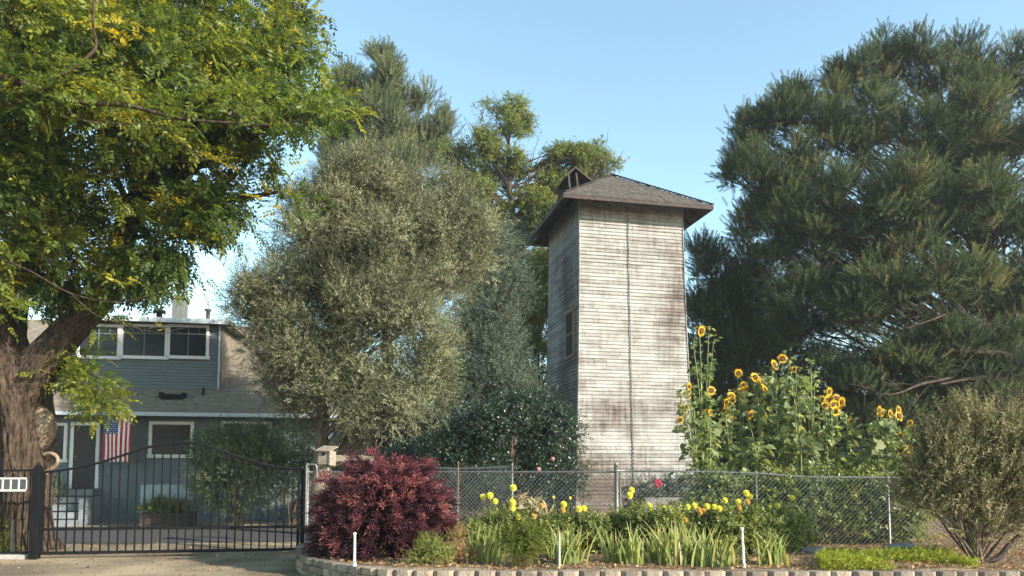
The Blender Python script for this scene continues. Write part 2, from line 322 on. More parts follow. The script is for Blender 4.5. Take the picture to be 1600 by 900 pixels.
# ---- garden bed behind the block wall
WALL = [(X(474, 13.6), 13.6), (X(472, 12.6), 12.6), (X(477, 11.8), 11.8), (X(500, 11.15), 11.15), (X(540, 10.55), 10.55), (X(590, 10.15), 10.15), (X(650, 9.95), 9.95), (X(800, 9.88), 9.88), (X(1100, 9.86), 9.86), (X(1352, 9.84), 9.84), (X(1700, 9.82), 9.82), (X(2300, 9.8), 9.8)]
ws = spline(WALL, 12)
def wall_y(x):
    m_ = ws[:, 1] < 11.9; xs = ws[m_][:, 0]; ys = ws[m_][:, 1]; o = np.argsort(xs); return np.interp(x, xs[o], ys[o])
def hnoise(x, y, s, seed=0):
    r = np.random.default_rng(seed); z = 0
    for k in range(7):
        a, b_, p = r.normal(0, s, 3); z = z+np.sin(a*x+b_*y+p*3)
    return z/7
SOIL = .27
xs = np.concatenate([np.linspace(-3.75, 9, 120), np.linspace(9.4, 60, 50)]); ts = np.linspace(0, 1, 150)**1.8
gx, gt = np.meshgrid(xs, ts); y0 = np.where(gx < -3.2, 11.9, wall_y(gx))+.14; gy = y0+gt*(70-y0)
gz = SOIL+.05*hnoise(gx, gy, 2.2)+.02*hnoise(gx, gy, 9, 3); edge = np.clip((gx+3.75)/.35, 0, 1); gz = np.where(gy > 13.7, gz*edge+(1-edge)*-.03, gz)
gz[0, :] = SOIL-.03
nx, ny = len(xs), len(ts); ii, jj = np.meshgrid(np.arange(nx-1), np.arange(ny-1)); q = (jj*nx+ii).ravel()
tag(fastmesh('garden_soil', np.stack([gx, gy, gz], -1).reshape(-1, 3), np.stack([q, q+1, q+nx+1, q+nx], -1), M['soil'], smooth=True), kind='structure')
# ---- retaining wall of split-face blocks
seg = np.diff(ws, axis=0); sl = np.concatenate([[0], np.cumsum(np.hypot(seg[:, 0], seg[:, 1]))])
def along(s): return np.array([np.interp(s, sl, ws[:, 0]), np.interp(s, sl, ws[:, 1])])
root = thing('retaining_wall', 'low curved retaining wall of grey split-face concrete blocks edging the flower bed', 'wall', (0, 0, 0))
M['block'] = mat_noise('concrete_block', [(.3, (.17, .145, .12)), (.7, (.33, .285, .235))], 7, .95, .8, 30, dist=.02, spec=.1)
_n = M['block'].node_tree; _g = _n.nodes.new('ShaderNodeNewGeometry'); _r = ramp(_n.nodes, [(0, (.6, .57, .53)), (.5, (.95, .93, .9)), (1, (1.25, 1.18, 1.05))]); _n.links.new(_g.outputs['Random Per Island'], _r.inputs[0])
_m = _n.nodes.new('ShaderNodeMix'); _m.data_type = 'RGBA'; _m.blend_type = 'MULTIPLY'; _m.inputs[0].default_value = 1; _b = _n.nodes['Principled BSDF']; _c = _b.inputs['Base Color'].links[0].from_socket; _n.links.new(_c, _m.inputs[6]); _n.links.new(_r.outputs[0], _m.inputs[7]); _n.links.new(_m.outputs[2], _b.inputs['Base Color'])
mb = MB(); bw = .275; rr = random.Random(3)
for c in range(3):
    s = (bw/2)*(c % 2)
    while s < sl[-1]-bw:
        a = along(s+.004); b_ = along(s+bw-.004); t = b_-a; L = math.hypot(*t); t = t/L; nr = np.array([t[1], -t[0]])*1.0
        z0 = -.03+c*.105; z1 = z0+.1+rr.uniform(-.003, .003); cc = rr.uniform(.035, .055); j = rr.uniform(-.008, .008)
        pl = [a-nr*.1, b_-nr*.1, b_+nr*.02, b_-t*.055+nr*(cc+.02+j), a+t*.055+nr*(cc+.02+j), a+nr*.02]
        vs = [(p[0], p[1], z) for z in (z0, z1) for p in pl]
        mb.add(vs, [(5, 4, 3, 2, 1, 0), (6, 7, 8, 9, 10, 11)]+[(i, (i+1) % 6, 6+(i+1) % 6, 6+i) for i in range(6)]); s += bw
mb.build('blocks', M['block'], root, bevel=.008)

# ================================================================== WATER TOWER
TH = R_(12.5); W2 = 1.83
A_ = Vector((X(908, 24), 24, 0)); G = A_+Vector((W2*math.cos(TH)-W2*math.sin(TH), W2*math.sin(TH)+W2*math.cos(TH), 0))
def mat_tower():
    m, nt, n, l, b = newmat('weathered_white_siding'); tc = n.new("ShaderNodeTexCoord")
    def noise(sc, st, det=6, ro=.6):
        mp = n.new("ShaderNodeMapping"); mp.inputs['Scale'].default_value = st; l.new(tc.outputs['Object'], mp.inputs[0])
        a = n.new("ShaderNodeTexNoise"); a.inputs['Scale'].default_value = sc; a.inputs['Detail'].default_value = det; a.inputs['Roughness'].default_value = ro; l.new(mp.outputs[0], a.inputs[0]); return a.outputs[0]
    def math_(op, a, b2=None, cl=False):
        x = n.new("ShaderNodeMath"); x.operation = op; x.use_clamp = cl
        for i, v in enumerate((a, b2)):
            if v is None: continue
            if isinstance(v, (int, float)): x.inputs[i].default_value = v
            else: l.new(v, x.inputs[i])
        return x.outputs[0]
    def blob(cx, cy, cz, rx, ry, rz, k=1.):
        s = n.new("ShaderNodeVectorMath"); s.operation = 'SUBTRACT'; l.new(tc.outputs['Object'], s.inputs[0]); s.inputs[1].default_value = (cx, cy, cz)
        d = n.new("ShaderNodeVectorMath"); d.operation = 'DIVIDE'; l.new(s.outputs[0], d.inputs[0]); d.inputs[1].default_value = (rx, ry, rz)
        ln = n.new("ShaderNodeVectorMath"); ln.operation = 'LENGTH'; l.new(d.outputs[0], ln.inputs[0])
        return math_('MULTIPLY', math_('SUBTRACT', 1, ln.outputs['Value'], True), k)
    base = ramp(n, [(.3, (.21, .205, .195)), (.5, (.3, .298, .285)), (.75, (.385, .385, .37))]); l.new(noise(1.2, (1, 1, 4)), base.inputs[0])
    # stains: brown weathered patches broken by streaky noise; left face tinted browner overall
    big = noise(.9, (1, 1, .8), 4); streak = noise(3.5, (3.2, 3.2, .3), 6, .75); board = noise(4, (.5, .5, 4.2), 3)
    st = math_('MULTIPLY', math_('SUBTRACT', big, .5), 1.3)
    for bl in (blob(1.6, -1.85, 7.6, .75, 2, 1.9, .75), blob(1.2, -1.85, 5.7, .8, 2, 1.5, .6), blob(-.6, -1.9, 3.4, 1.2, 2, 1.0, .85), blob(.9, -1.9, 3.6, 1.4, 2, .9, .5), blob(-1.2, -1.9, 1.1, 1.5, 2, 1.4, .6), blob(.2, -1.9, .4, 3, 2, 1.0, .6), blob(-1.9, -.3, 7.9, 1, 1.0, 1.6, .75), blob(-1.9, -.4, 5.4, 1, 1.3, 1.2, .3), blob(-1.9, .3, 2.5, 1, 2.6, 3.0, .45), blob(-1.2, -1.85, 6.1, .7, 2, .8, .3), blob(-1.3, -1.8, 10.4, 1.2, 2, .6, .3), blob(-2.0, 0, 4, .35, 4, 9, .4), blob(0, -2, .8, 3, 2, 1.6, .5)):
        st = math_('ADD', st, bl)
    st = math_('ADD', st, math_('MULTIPLY', math_('SUBTRACT', streak, .53), 1.7)); st = math_('ADD', st, math_('MULTIPLY', math_('SUBTRACT', board, .5), .7))
    sx = n.new("ShaderNodeSeparateXYZ"); l.new(tc.outputs['Object'], sx.inputs[0]); bid = math_('FLOOR', math_('DIVIDE', sx.outputs[2], .1195)); wn_ = n.new("ShaderNodeTexWhiteNoise"); wn_.noise_dimensions = '1D'; l.new(bid, wn_.inputs['W'])
    st = math_('ADD', st, math_('MULTIPLY', math_('SUBTRACT', wn_.outputs['Value'], .5), .38))
    jt = math_('FRACT', math_('ADD', math_('DIVIDE', math_('ADD', sx.outputs[0], sx.outputs[1]), 2.6), math_('MULTIPLY', wn_.outputs['Value'], 7.3))); st = math_('ADD', st, math_('LESS_THAN', jt, .006))
    pe = noise(9, (.35, .35, 8.37), 4, .7); st = math_('ADD', st, math_('MULTIPLY', math_('GREATER_THAN', pe, .62), .45))
    st = math_('MULTIPLY', math_('ADD', st, .1), 1.25, True)
    brown = ramp(n, [(.35, (.06, .046, .038)), (.7, (.15, .115, .092))]); l.new(noise(2, (1, 1, 3)), brown.inputs[0])
    mx = n.new("ShaderNodeMix"); mx.data_type = 'RGBA'; l.new(st, mx.inputs[0]); l.new(base.outputs[0], mx.inputs[6]); l.new(brown.outputs[0], mx.inputs[7])
    fine = ramp(n, [(.35, (.72, .7, .66)), (.55, (1, 1, 1))]); l.new(noise(16, (1, 1, 3), 5, .7), fine.inputs[0])
    m2 = n.new("ShaderNodeMix"); m2.data_type = 'RGBA'; m2.blend_type = 'MULTIPLY'; m2.inputs[0].default_value = .8; l.new(mx.outputs[2], m2.inputs[6]); l.new(fine.outputs[0], m2.inputs[7]); l.new(m2.outputs[2], b.inputs['Base Color'])
    b.inputs['Roughness'].default_value = .75; b.inputs['Specular IOR Level'].default_value = .25
    bp = n.new("ShaderNodeBump"); bp.inputs['Strength'].default_value = .5; bp.inputs['Distance'].default_value = .01; l.new(noise(14, (1, 1, 3)), bp.inputs['Height']); l.new(bp.outputs[0], b.inputs['Normal'])
    return m
M['tower'] = mat_tower()
tw = thing('water_tower', 'tall narrow tank house tower of weathered white clapboard with a hip roof', 'tower', (G.x, G.y, 0), TH)
def hw(z):
    t = max(0, min(1, (10.6-z)/10.6)); return W2+.03*t+.27*t**2
mb = MB(); H = .1195; nb = 90; r = random.Random(5)
prev = None; V = []
for k in range(nb):
    z0 = k*H; z1 = min(z0+H, 10.75)
    for (z, o) in ((z0+r.uniform(-.003, .003), .027+r.uniform(-.006, .006)), (z1, .0)):
        h = hw(z)+o; wav = .006*math.sin(k*.7)
        for (sx, sy) in ((-1, -1), (1, -1), (1, 1), (-1, 1)):
            V.append((sx*h, sy*(h+wav), z))
F = []
for k in range(2*nb-1):
    for i in range(4): F.append((k*4+i, k*4+(i+1) % 4, (k+1)*4+(i+1) % 4, (k+1)*4+i))
mb.add(V, F); mb.build('clapboard_wall', M['tower'], tw)
for sx, sy in ((-1, -1), (1, -1), (-1, 1), (1, 1)):
    c = MB(); pts = [(sx*(hw(z)+.012), sy*(hw(z)+.012), z) for z in np.linspace(0, 10.65, 12)]
    for a, b_ in zip(pts[:-1], pts[1:]): c.beam(a, b_, .05, .05)
    c.build('corner_board', M['tower'], tw)
# conduit down the front face
c = MB(); c.tube([(-.12+.0*z, -(hw(z)+.06), z) for z in np.linspace(.1, 10.4, 14)], .017, 8); c.build('conduit', M['tower'], tw)
# window on the shaded face
wy, wz, ww, wh = -1.0, 6.2, .78, 1.45
wnd = MB(); xo = -(hw(wz)+.05)
for (y0, y1, z0, z1) in ((wy-ww/2-.09, wy-ww/2, wz-wh/2, wz+wh/2), (wy+ww/2, wy+ww/2+.11, wz-wh/2, wz+wh/2), (wy-ww/2-.14, wy+ww/2+.14, wz+wh/2, wz+wh/2+.13), (wy-ww/2-.16, wy+ww/2+.16, wz-wh/2-.1, wz-wh/2)):
    wnd.box(xo-.03, xo+.12, y0, y1, z0, z1)
wo = wnd.build('window', M['wood'], tw)
c = MB(); c.box(xo-.004, xo+.1, wy-ww/2, wy+ww/2, wz-wh/2, wz+wh/2); c.build('pane', M['void'], wo)
c = MB(); c.box(xo-.02, xo-.006, wy-ww/2, wy+ww/2, wz-.03, wz+.03); c.box(xo-.02, xo-.006, wy-ww/2, wy-ww/2+.05, wz-wh/2, wz+wh/2); c.build('sash', M['wood'], wo)
# roof: shingle courses stepping up to the apex
M['shingle'] = mat_noise('asphalt_shingle', [(.3, (.045, .042, .04)), (.55, (.095, .088, .078)), (.8, (.18, .16, .135))], 7, .95, .5, 60, det=8, spec=.1)
EV = 2.62; ZE = 10.42; ZA = 12.28; nc = 20; mb = MB()
for k in range(nc):
    t0 = k/nc; t1 = (k+1)/nc; h0 = EV*(1-t0); h1 = EV*(1-t1)+.001; z0 = ZE+(ZA-ZE)*t0+.022; z1 = ZE+(ZA-ZE)*t1+.002
    V = [(sx*h0, sy*h0, z0-.022) for sx, sy in ((-1, -1), (1, -1), (1, 1), (-1, 1))]+[(sx*h0, sy*h0, z0) for sx, sy in ((-1, -1), (1, -1), (1, 1), (-1, 1))]+[(sx*h1, sy*h1, z1) for sx, sy in ((-1, -1), (1, -1), (1, 1), (-1, 1))]
    mb.add(V, [(i+4*j, (i+1) % 4+4*j, (i+1) % 4+4*j+4, i+4*j+4) for j in (0, 1) for i in range(4)])
    # tabs of separate shingles give the broken edge
    for f in range(4):
        Rm = Matrix.Rotation(math.pi/2*f, 4, 'Z'); x = -h0+.05+(k % 2)*.12
        while x < h0-.3:
            wd = .2+r.uniform(-.02, .05)
            if r.random() < .75 and h0 > .35:
                lift = r.uniform(.004, .014); yy = -h0; dy = (h0-h1)*.95; dz = (z1-z0)*.95
                xa, xb = x, min(x+wd, h0-.05)
                mb.add([Rm @ Vector(p) for p in ((xa, yy-.004, z0+lift), (xb, yy-.004, z0+lift), (xb-.003, yy+dy, z0+dz+.006), (xa+.003, yy+dy, z0+dz+.006), (xa, yy-.004, z0-.006), (xb, yy-.004, z0-.006))], [(0, 1, 2, 3), (4, 5, 1, 0)])
            x += .25
rf = mb.build('hip_roof', M['shingle'], tw)
mb = MB()   # hip caps
for sx, sy in ((-1, -1), (1, -1), (1, 1), (-1, 1)):
    a = Vector((sx*EV, sy*EV, ZE+.02)); b_ = Vector((0, 0, ZA+.02)); n_ = 26
    for k in range(n_):
        p = a.lerp(b_, k/n_); q_ = a.lerp(b_, (k+1.25)/n_); mb.beam(p+Vector((0, 0, .05)), q_+Vector((0, 0, .022)), .17, .012)
mb.build('hip_cap', M['shingle'], rf)
mb = MB()   # fascia and sloping soffit boards
for f in range(4):
    Rm = Matrix.Rotation(math.pi/2*f, 4, 'Z'); mb.box(-EV+.005, EV-.005, -EV+.01, -EV+.045, ZE-.12, ZE-.003, Rm)
mb.build('fascia', M['darkwood'], rf)
mb = MB()
for f in range(4):
    Rm = Matrix.Rotation(math.pi/2*f, 4, 'Z'); h1 = W2-.1; z1 = ZE+(ZA-ZE)*(1-h1/EV)-.1
    mb.add([Rm @ Vector(p) for p in ((-EV+.05, -EV+.05, ZE-.1), (EV-.05, -EV+.05, ZE-.1), (h1, -h1, z1), (-h1, -h1, z1))], [(0, 1, 2, 3)])
    for x in np.linspace(-1.7, 1.7, 6): mb.beam(Rm @ Vector((x, -EV+.05, ZE-.13)), Rm @ Vector((x, -h1, z1-.03)), .05, .09)
mb.build('soffit', M['darkwood'], rf)
# small gabled hatch canopy on the left slope of the roof
hat = MB(); hx, zr = -1.62, 12.16; ya, yb = -.78, .35
def hz(x): return ZE+(ZA-ZE)*(1-abs(x)/EV)
for dx, dz in ((-.36, -.34), (.66, -.46)):
    V = [(hx, ya, zr), (hx, yb, zr), (hx+dx, yb, zr+dz), (hx+dx, ya, zr+dz)]; V2 = [(p[0], p[1], p[2]-.07) for p in V]
    hat.add(V+V2, [(0, 1, 2, 3), (7, 6, 5, 4), (0, 3, 7, 4), (1, 0, 4, 5), (2, 1, 5, 6), (3, 2, 6, 7)])
hat.add([(hx, yb-.05, zr-.03), (hx-.36, yb-.05, zr-.36), (hx-.3, yb-.05, hz(hx-.3)), (hx+.6, yb-.05, hz(hx+.6)), (hx+.66, yb-.05, zr-.5)], [(0, 1, 2, 3, 4)])
ho = hat.build('hatch_canopy', M['darkwood'], rf)
for px_, w_ in ((hx-.22, .06), (hx+.06, .07)):
    c = MB(); c.beam((px_+.08, ya+.1, hz(px_+.08)-.02), (px_-.02, ya+.1, zr-.2), w_, .06); c.build('post', M['darkwood'], ho)

# ================================================================== HOUSE
HR = R_(10.5); hp = P(80, 640, 22.2); H0 = Vector((hp.x, hp.y, 0))
house = thing('house', 'blue grey clapboard house with a wide windowed dormer on its shingled roof', 'house', (H0.x, H0.y, 0), HR)
ux = Vector((math.cos(HR), math.sin(HR), 0)); uy = Vector((-math.sin(HR), math.cos(HR), 0))
def HL(px, py, ly):
    """pixel -> (local x, z) on the house plane local y = ly"""
    o = Vector((0, 0, 1.6)); d = P(px, py, 10)-o; t = ((H0-o).dot(uy)+ly)/d.dot(uy); p = o+d*t
    return (p-H0).dot(ux), p.z
M['siding'] = mat_noise('blue_grey_siding', [(.3, (.11, .135, .148)), (.7, (.15, .178, .19))], 3, .65, .15, 30)
M['roofh'] = mat_noise('brown_grey_shingle', [(.3, (.12, .105, .085)), (.55, (.2, .175, .14)), (.8, (.29, .25, .19))], 5, .95, .5, 60, det=9, spec=.1, detr=.7)
def lap(mb, x0, x1, y, z0, z1, h=.115, o=.026):
    n_ = int((z1-z0)/h)
    for k in range(n_):
        a = z0+k*h; b_ = min(a+h, z1); mb.add([(x0, y-o, a), (x1, y-o, a), (x1, y, b_), (x0, y, b_), (x0, y, a), (x1, y, a)], [(0, 1, 2, 3), (4, 5, 1, 0)])
WY = .65; xl, xr = -6.5, 8.4; ZEV = HL(80, 641, 0)[1]
mb = MB(); lap(mb, xl+.3, xr-.3, WY, .25, ZEV+.05); mb.box(xl+.3, xr-.3, WY+.003, 8.4, -.05, ZEV+.25)
mb.build('wall', M['siding'], house)
SL = .8
mb = MB(); dy = .16; RY = 4.5; nrow = int((RY)/dy); r = random.Random(9)
for s_ in (0, 1):
    for k in range(nrow):
        y0 = k*dy; y1 = y0+dy; z0 = ZEV+SL*y0+.012; z1 = ZEV+SL*y1
        if s_: y0, y1 = 2*RY-y0, 2*RY-y1
        mb.add([(xl, y0, z0), (xr, y0, z0), (xr, y1, z1), (xl, y1, z1), (xl, y0, z0-.012), (xr, y0, z0-.012)], [(0, 1, 2, 3), (4, 5, 1, 0)])
        if not s_:
            x = xl+(k % 2)*.15
            while x < xr-.35:
                if r.random() < .5:
                    lf = r.uniform(.004, .012); mb.add([(x, y0-.003, z0+lf), (x+.28, y0-.003, z0+lf), (x+.28, y1-.01, z1+.005), (x, y1-.01, z1+.005), (x, y0-.003, z0-.004), (x+.28, y0-.003, z0-.004)], [(0, 1, 2, 3), (4, 5, 1, 0)])
                x += .3
zt = ZEV+SL*RY
for x in (xl+.02, xr-.02): mb.add([(x, .06, ZEV-.02), (x, 2*RY-.06, ZEV-.02), (x, RY, zt-.06)], [(0, 1, 2)])
roof = mb.build('roof', M['roofh'], house)
mb = MB(); mb.box(xl, xr, -.1, -.005, ZEV-.14, ZEV-.015); mb.build('gutter', M['fascia'], roof, bevel=.015)
mb = MB(); mb.box(xl, xr, .0, WY, ZEV-.13, ZEV-.1); mb.build('soffit', M['siding'], roof)
# dormer
DYF = 1.0; dx0 = HL(112, 560, DYF)[0]; dx1 = HL(344, 560, DYF)[0]; dz0 = ZEV+SL*DYF-.05; dz1 = HL(200, 505, DYF)[1]
mb = MB(); lap(mb, dx0, dx1, DYF, dz0, dz1, .1); mb.box(dx0, dx1, DYF+.003, DYF+2.9, dz0, dz1)
do = mb.build('dormer', M['siding'], house)
mb = MB(); mb.box(dx1+.004, dx1+.02, DYF+.1, DYF+2.8, dz0, dz1-.01); mb.build('dormer_cheek', M['roofh'], do)
fx0 = HL(84, 495, DYF-.35)[0]; fx1 = HL(359, 495, DYF-.35)[0]; fz = HL(200, 498, DYF-.35)[1]
mb = MB(); mb.add([(fx0, DYF-.38, fz+.05), (fx1, DYF-.38, fz+.05), (fx1, DYF+3.4, fz+.25), (fx0, DYF+3.4, fz+.25), (fx0, DYF-.38, fz-.06), (fx1, DYF-.38, fz-.06), (fx1, DYF+3.4, fz+.1), (fx0, DYF+3.4, fz+.1)], [(0, 1, 2, 3), (7, 6, 5, 4), (0, 4, 5, 1), (1, 5, 6, 2), (3, 2, 6, 7), (0, 3, 7, 4)])
mb.build('dormer_roof', M['roofh'], do)
mb = MB(); mb.box(fx0-.01, fx1+.01, DYF-.42, DYF-.385, fz-.08, fz+.075); mb.build('fascia', M['fascia'], do)
mb = MB(); mb.tube([(dx1-.03, DYF-.05, dz1), (dx1-.03, DYF-.05, dz0+.15), (dx1-.02, DYF-.12, dz0+.07)], .028, 8); mb.build('downpipe', M['fascia'], do)
def window(px0, px1, py0, py1, ly, parent, mull=True, name='window', fr=.09, screen=False):
    x0, za = HL(px0, py1, ly); x1, zb = HL(px1, py0, ly); y = ly-.035
    m_ = MB()
    for b in ((x0, x0+fr, za, zb), (x1-fr, x1, za, zb), (x0+fr, x1-fr, zb-fr, zb), (x0-.03, x1+.03, za-.05, za+fr*.6)): m_.box(b[0], b[1], y-.045, y+.03, b[2], b[3])
    o = m_.build(name, M['trim'], parent, bevel=.004)
    g = MB(); g.box(x0+fr, x1-fr, y-.006, y+.02, za+fr*.6, zb-fr); g.build('pane', M['glass'], o)
    if mull:
        u = MB(); xm = (x0+x1)/2; zc = za+(zb-za)*.72; u.box(xm-.014, xm+.014, y-.022, y-.007, za+fr*.6, zb-fr); u.box(x0+fr, x1-fr, y-.024, y-.0075, zc-.014, zc+.014)
        for q_ in (.25, .75): u.box(x0+(x1-x0)*q_-.008, x0+(x1-x0)*q_+.008, y-.02, y-.008, zc, zb-fr)
        u.build('muntin', M['siding'], o)
    return o
window(120, 190, 508, 558, DYF, do); window(188, 264, 508, 558, DYF, do); window(261, 328, 509, 558, DYF, do)
window(232, 304, 659, 713, WY, house, False, fr=.1)
x0, z0 = HL(236, 700, WY); x1, z1 = HL(300, 664, WY)
mb = MB()
for k in range(7): mb.box(x0+.1, x1-.02, WY-.05, WY-.043, z1-.12-k*.055, z1-.085-k*.055)
mb.build('blind', M['darkwood'], house)
window(345, 425, 659, 713, WY, house, False)
# door, side window, steps
x0, za = HL(108, 763, WY); x1, zb = HL(158, 660, WY); dr = MB(); y = WY-.035
for b in ((x0, x0+.1, za, zb), (x1-.1, x1, za, zb), (x0+.1, x1-.1, zb-.1, zb)): dr.box(b[0], b[1], y-.05, y+.03, b[2], b[3])
fo = dr.build('door_frame', M['trim'], house)
mb = MB(); mb.box(x0+.1, x1-.1, y-.03, y+.02, za, zb-.1); mb.box(x0+.2, x1-.2, y-.04, y-.028, za+1., zb-.25); dd = mb.build('door', M['door'], house, bevel=.004)
mb = MB(); mb.box(x0+.14, x0+.2, y-.08, y-.03, za+.95, za+1.0); mb.build('handle', M['galv'], dd)
window(72, 107, 661, 720, WY, house, False)
DX0, DZ = x0, za
mb = MB(); n_ = 5
for k in range(n_): mb.box(x0-.75, x1+.05, WY-.35-(n_-1-k)*.3-.3, WY-.02, 0 if k == 0 else DZ*k/n_+.001, DZ*(k+1)/n_-.03)
mb.box(x1+.06, x1+.2, WY-1.7, WY-.02, 0, DZ*.75)
st = mb.build('steps', mat_noise('step_concrete', [(.3, (.13, .15, .16)), (.7, (.22, .24, .25))], 5, .9, .3), house, bevel=.01)
# foundation band + utility panels on the wall
x0, z0 = HL(158, 815, WY); x1, z1 = HL(440, 762, WY); mb = MB(); mb.box(x0, x1, WY-.05, WY-.018, 0, .75); mb.build('foundation', mat_noise('painted_foundation', [(.3, (.09, .12, .14)), (.7, (.14, .17, .19))], 4, .8, .2), house)
# roof furniture
def roofthing(px0, px1, pyt, pyb, ly): a = HL(px0, pyb, ly); b = HL(px1, pyt, ly); return a[0], b[0], a[1], b[1]
x0, x1, z0, z1 = roofthing(268, 288, 462, 500, 4.2); mb = MB(); mb.box(x0, x1, 4.2, 4.8, z0-1, z1-.12); mb.box(x0-.06, x1+.06, 4.14, 4.86, z1-.12, z1); mb.build('chimney', mat_noise('chimney_render', [(.3, (.09, .1, .095)), (.7, (.15, .16, .15))], 5, .9, .4), roof, bevel=.01)
x0, x1, z0, z1 = roofthing(241, 257, 484, 500, 3); mb = MB(); xm = (x0+x1)/2; mb.tube([(xm, 3, z0-.5), (xm, 3, z1-.12), (xm, 3, z1-.11), (xm, 3, z1-.03), (xm, 3, z1)], [.1, .1, .21, .2, .1], 14); mb.build('roof_vent', M['black'], roof, True)
x0, x1, z0, z1 = roofthing(321, 329, 483, 500, 3); mb = MB(); xm = (x0+x1)/2; mb.tube([(xm, 3, z0-.5), (xm, 3, z1-.08), (xm, 3, z1-.07), (xm, 3, z1)], [.07, .07, .13, .1], 12); mb.build('vent_pipe', M['galv'], roof, True)
x0, z_ = HL(318, 608, .75); mb = MB(); mb.tube([(x0, .75, ZEV+.5), (x0, .75, ZEV+.85)], .035, 8); mb.build('vent_pipe', M['black'], roof)
x0, z_ = HL(270, 617, .6); mb = MB(); mb.box(x0-.33, x0+.33, .5, .8, ZEV+.42, ZEV+.6); mb.box(x0-.4, x0-.27, .52, .72, ZEV+.5, ZEV+.66); mb.box(x0+.27, x0+.4, .52, .72, ZEV+.5, ZEV+.66); mb.build('roof_vent', M['black'], roof, bevel=.02)

# ---- flag hanging from the eave
def lw(lx, ly, z): return H0+ux*lx+uy*ly+Vector((0, 0, z))
fa = HL(159, 722, -.05); fb = HL(206, 649, -.05)
flag = thing('flag', 'American flag hanging vertically from the porch eave beside the dark door', 'flag', lw(fa[0], -.05, fa[1]), HR)
fw, fh = fb[0]-fa[0], fb[1]-fa[1]
M['red'] = mat_flat('flag_red', (.42, .02, .035), .8, v=.08); M['fwhite'] = mat_flat('flag_white', (.74, .72, .7), .8, v=.05); M['navy'] = mat_flat('flag_blue', (.02, .04, .14), .8, v=.08)
def fy(u, v): return .05*math.sin(u*9+v*1.3)*(.5+.5*(1-v))+.02*math.sin(v*6+u*3)
def cloth(u0, u1, v0, v1, off, nu=3, nv=24):
    V = [(u*fw, fy(u, v)+off, v*fh) for v in np.linspace(v0, v1, nv) for u in np.linspace(u0, u1, nu)]
    return V, [(j*nu+i, j*nu+i+1, (j+1)*nu+i+1, (j+1)*nu+i) for j in range(nv-1) for i in range(nu-1)]
for nm, par, mt in (('red_stripes', 0, 'red'), ('white_stripes', 1, 'fwhite')):
    mb = MB()
    for k in range(13):
        if k % 2 == par:
            v1 = 1.0 if k >= 7 else .6     # union covers the top of the seven stripes on the left
            mb.add(*cloth(k/13, (k+1)/13, 0, v1, 0))
    o = mb.build(nm, M[mt], flag, True); s_ = o.modifiers.new('s', 'SOLIDIFY'); s_.thickness = .003
mb = MB(); mb.add(*cloth(0, 7/13, .6, 1, 0, 8)); un = mb.build('union', M['navy'], flag, True)
mb = MB()
for rr_ in range(9):
    for cc_ in range(6 if rr_ % 2 == 0 else 5):
        u = (7/13)*((cc_+(.5 if rr_ % 2 == 0 else 1))/6); v = .6+.4*(rr_+.5)/9; c0 = (u*fw, fy(u, v)-.006, v*fh); V = [c0]
        for k in range(10):
            a = math.pi/2+k*math.pi/5; q_ = .022 if k % 2 == 0 else .009; V.append((c0[0]+q_*math.cos(a), c0[1], c0[2]+q_*math.sin(a)))
        mb.add(V, [(0, 1+k, 1+(k+1) % 10) for k in range(10)])
mb.build('stars', M['fwhite'], un)
mb = MB(); mb.tube([(-.03, 0, fh+.01), (fw+.03, 0, fh+.01)], .012, 6); mb.build('pole', M['wood'], flag)

# ---- planter trough against the house
p0 = P(218, 806, 20.6); p1 = P(296, 806, 20.6)
pl = thing('planter_box', 'weathered planter trough of leafy plants below the house window', 'planter', (p0.x, 20.6, 0), HR)
L = p1.x-p0.x; mb = MB()
for b in ((0, L, 0, .04), (0, L, .46, .5), (0, .04, .04, .46), (L-.04, L, .04, .46)): mb.box(b[0], b[1], b[2], b[3], 0, .42)
mb.box(.04, L-.04, .04, .46, 0, .34); mb.build('trough', M['darkwood'], pl, bevel=.005)
V, F, A, _, _ = foliage([(Vector((L*.3, .25, .55)), (.5, .22, .2)), (Vector((L*.75, .25, .5)), (.35, .22, .18))], T_BR, 60, 8, .12, 51, (.5, .9), .6, .5); fastmesh('foliage', V, F, M['gardenleaf'], pl, A)
# pale board leaning behind the planter
p0 = P(218, 805, 21.3); p1 = P(296, 757, 21.3)
mb = MB(); mb.box(p0.x, p1.x, 21.3, 21.34, .0, p1.z, ); tag(mb.build('leaning_board', mat_flat('pale_blue_board', (.3, .36, .38), .7), bevel=.004), 'pale blue grey board leaning on the house wall behind the planter', 'board')

# ================================================================== GATE AND FENCES
GL = Vector((X(66, 13.55), 13.55, 0)); GRt = Vector((X(470, 14.25), 14.25, 0)); gd = GRt-GL; GLEN = gd.length; GA = math.atan2(gd.y, gd.x); gdn = gd.normalized()
def GX(px):   # distance along the gate for a photo column
    k = (px-800)/FPX; return (k*GL.y-GL.x)/(gdn.x-k*gdn.y)
gate = thing('driveway_gate', 'wide black iron driveway gate with arched top rail and thin upright bars', 'gate', GL, GA)
def gz_(px, py): s = GX(px); return P(px, py, GL.y+gdn.y*s).z
top = spline([(GX(a), gz_(a, b)) for a, b in ((68, 738), (100, 734.5), (150, 724.5), (200, 709), (240, 697), (285, 691.5), (322, 696), (360, 709), (400, 722), (435, 730), (470, 733))], 6)
def gtop(s): return np.interp(s, top[:, 0], top[:, 1])
mb = MB(); mb.tube([(a, 0, b) for a, b in top], .024, 8); mb.build('top_rail', M['black'], gate, True)
zb, zm = .1, gz_(260, 825)
for nm, z, h in (('bottom_rail', zb, .055), ('middle_rail', zm, .05)):
    mb = MB(); mb.box(0, GLEN, -.022, .022, z-h/2, z+h/2); mb.build(nm, M['black'], gate, bevel=.004)
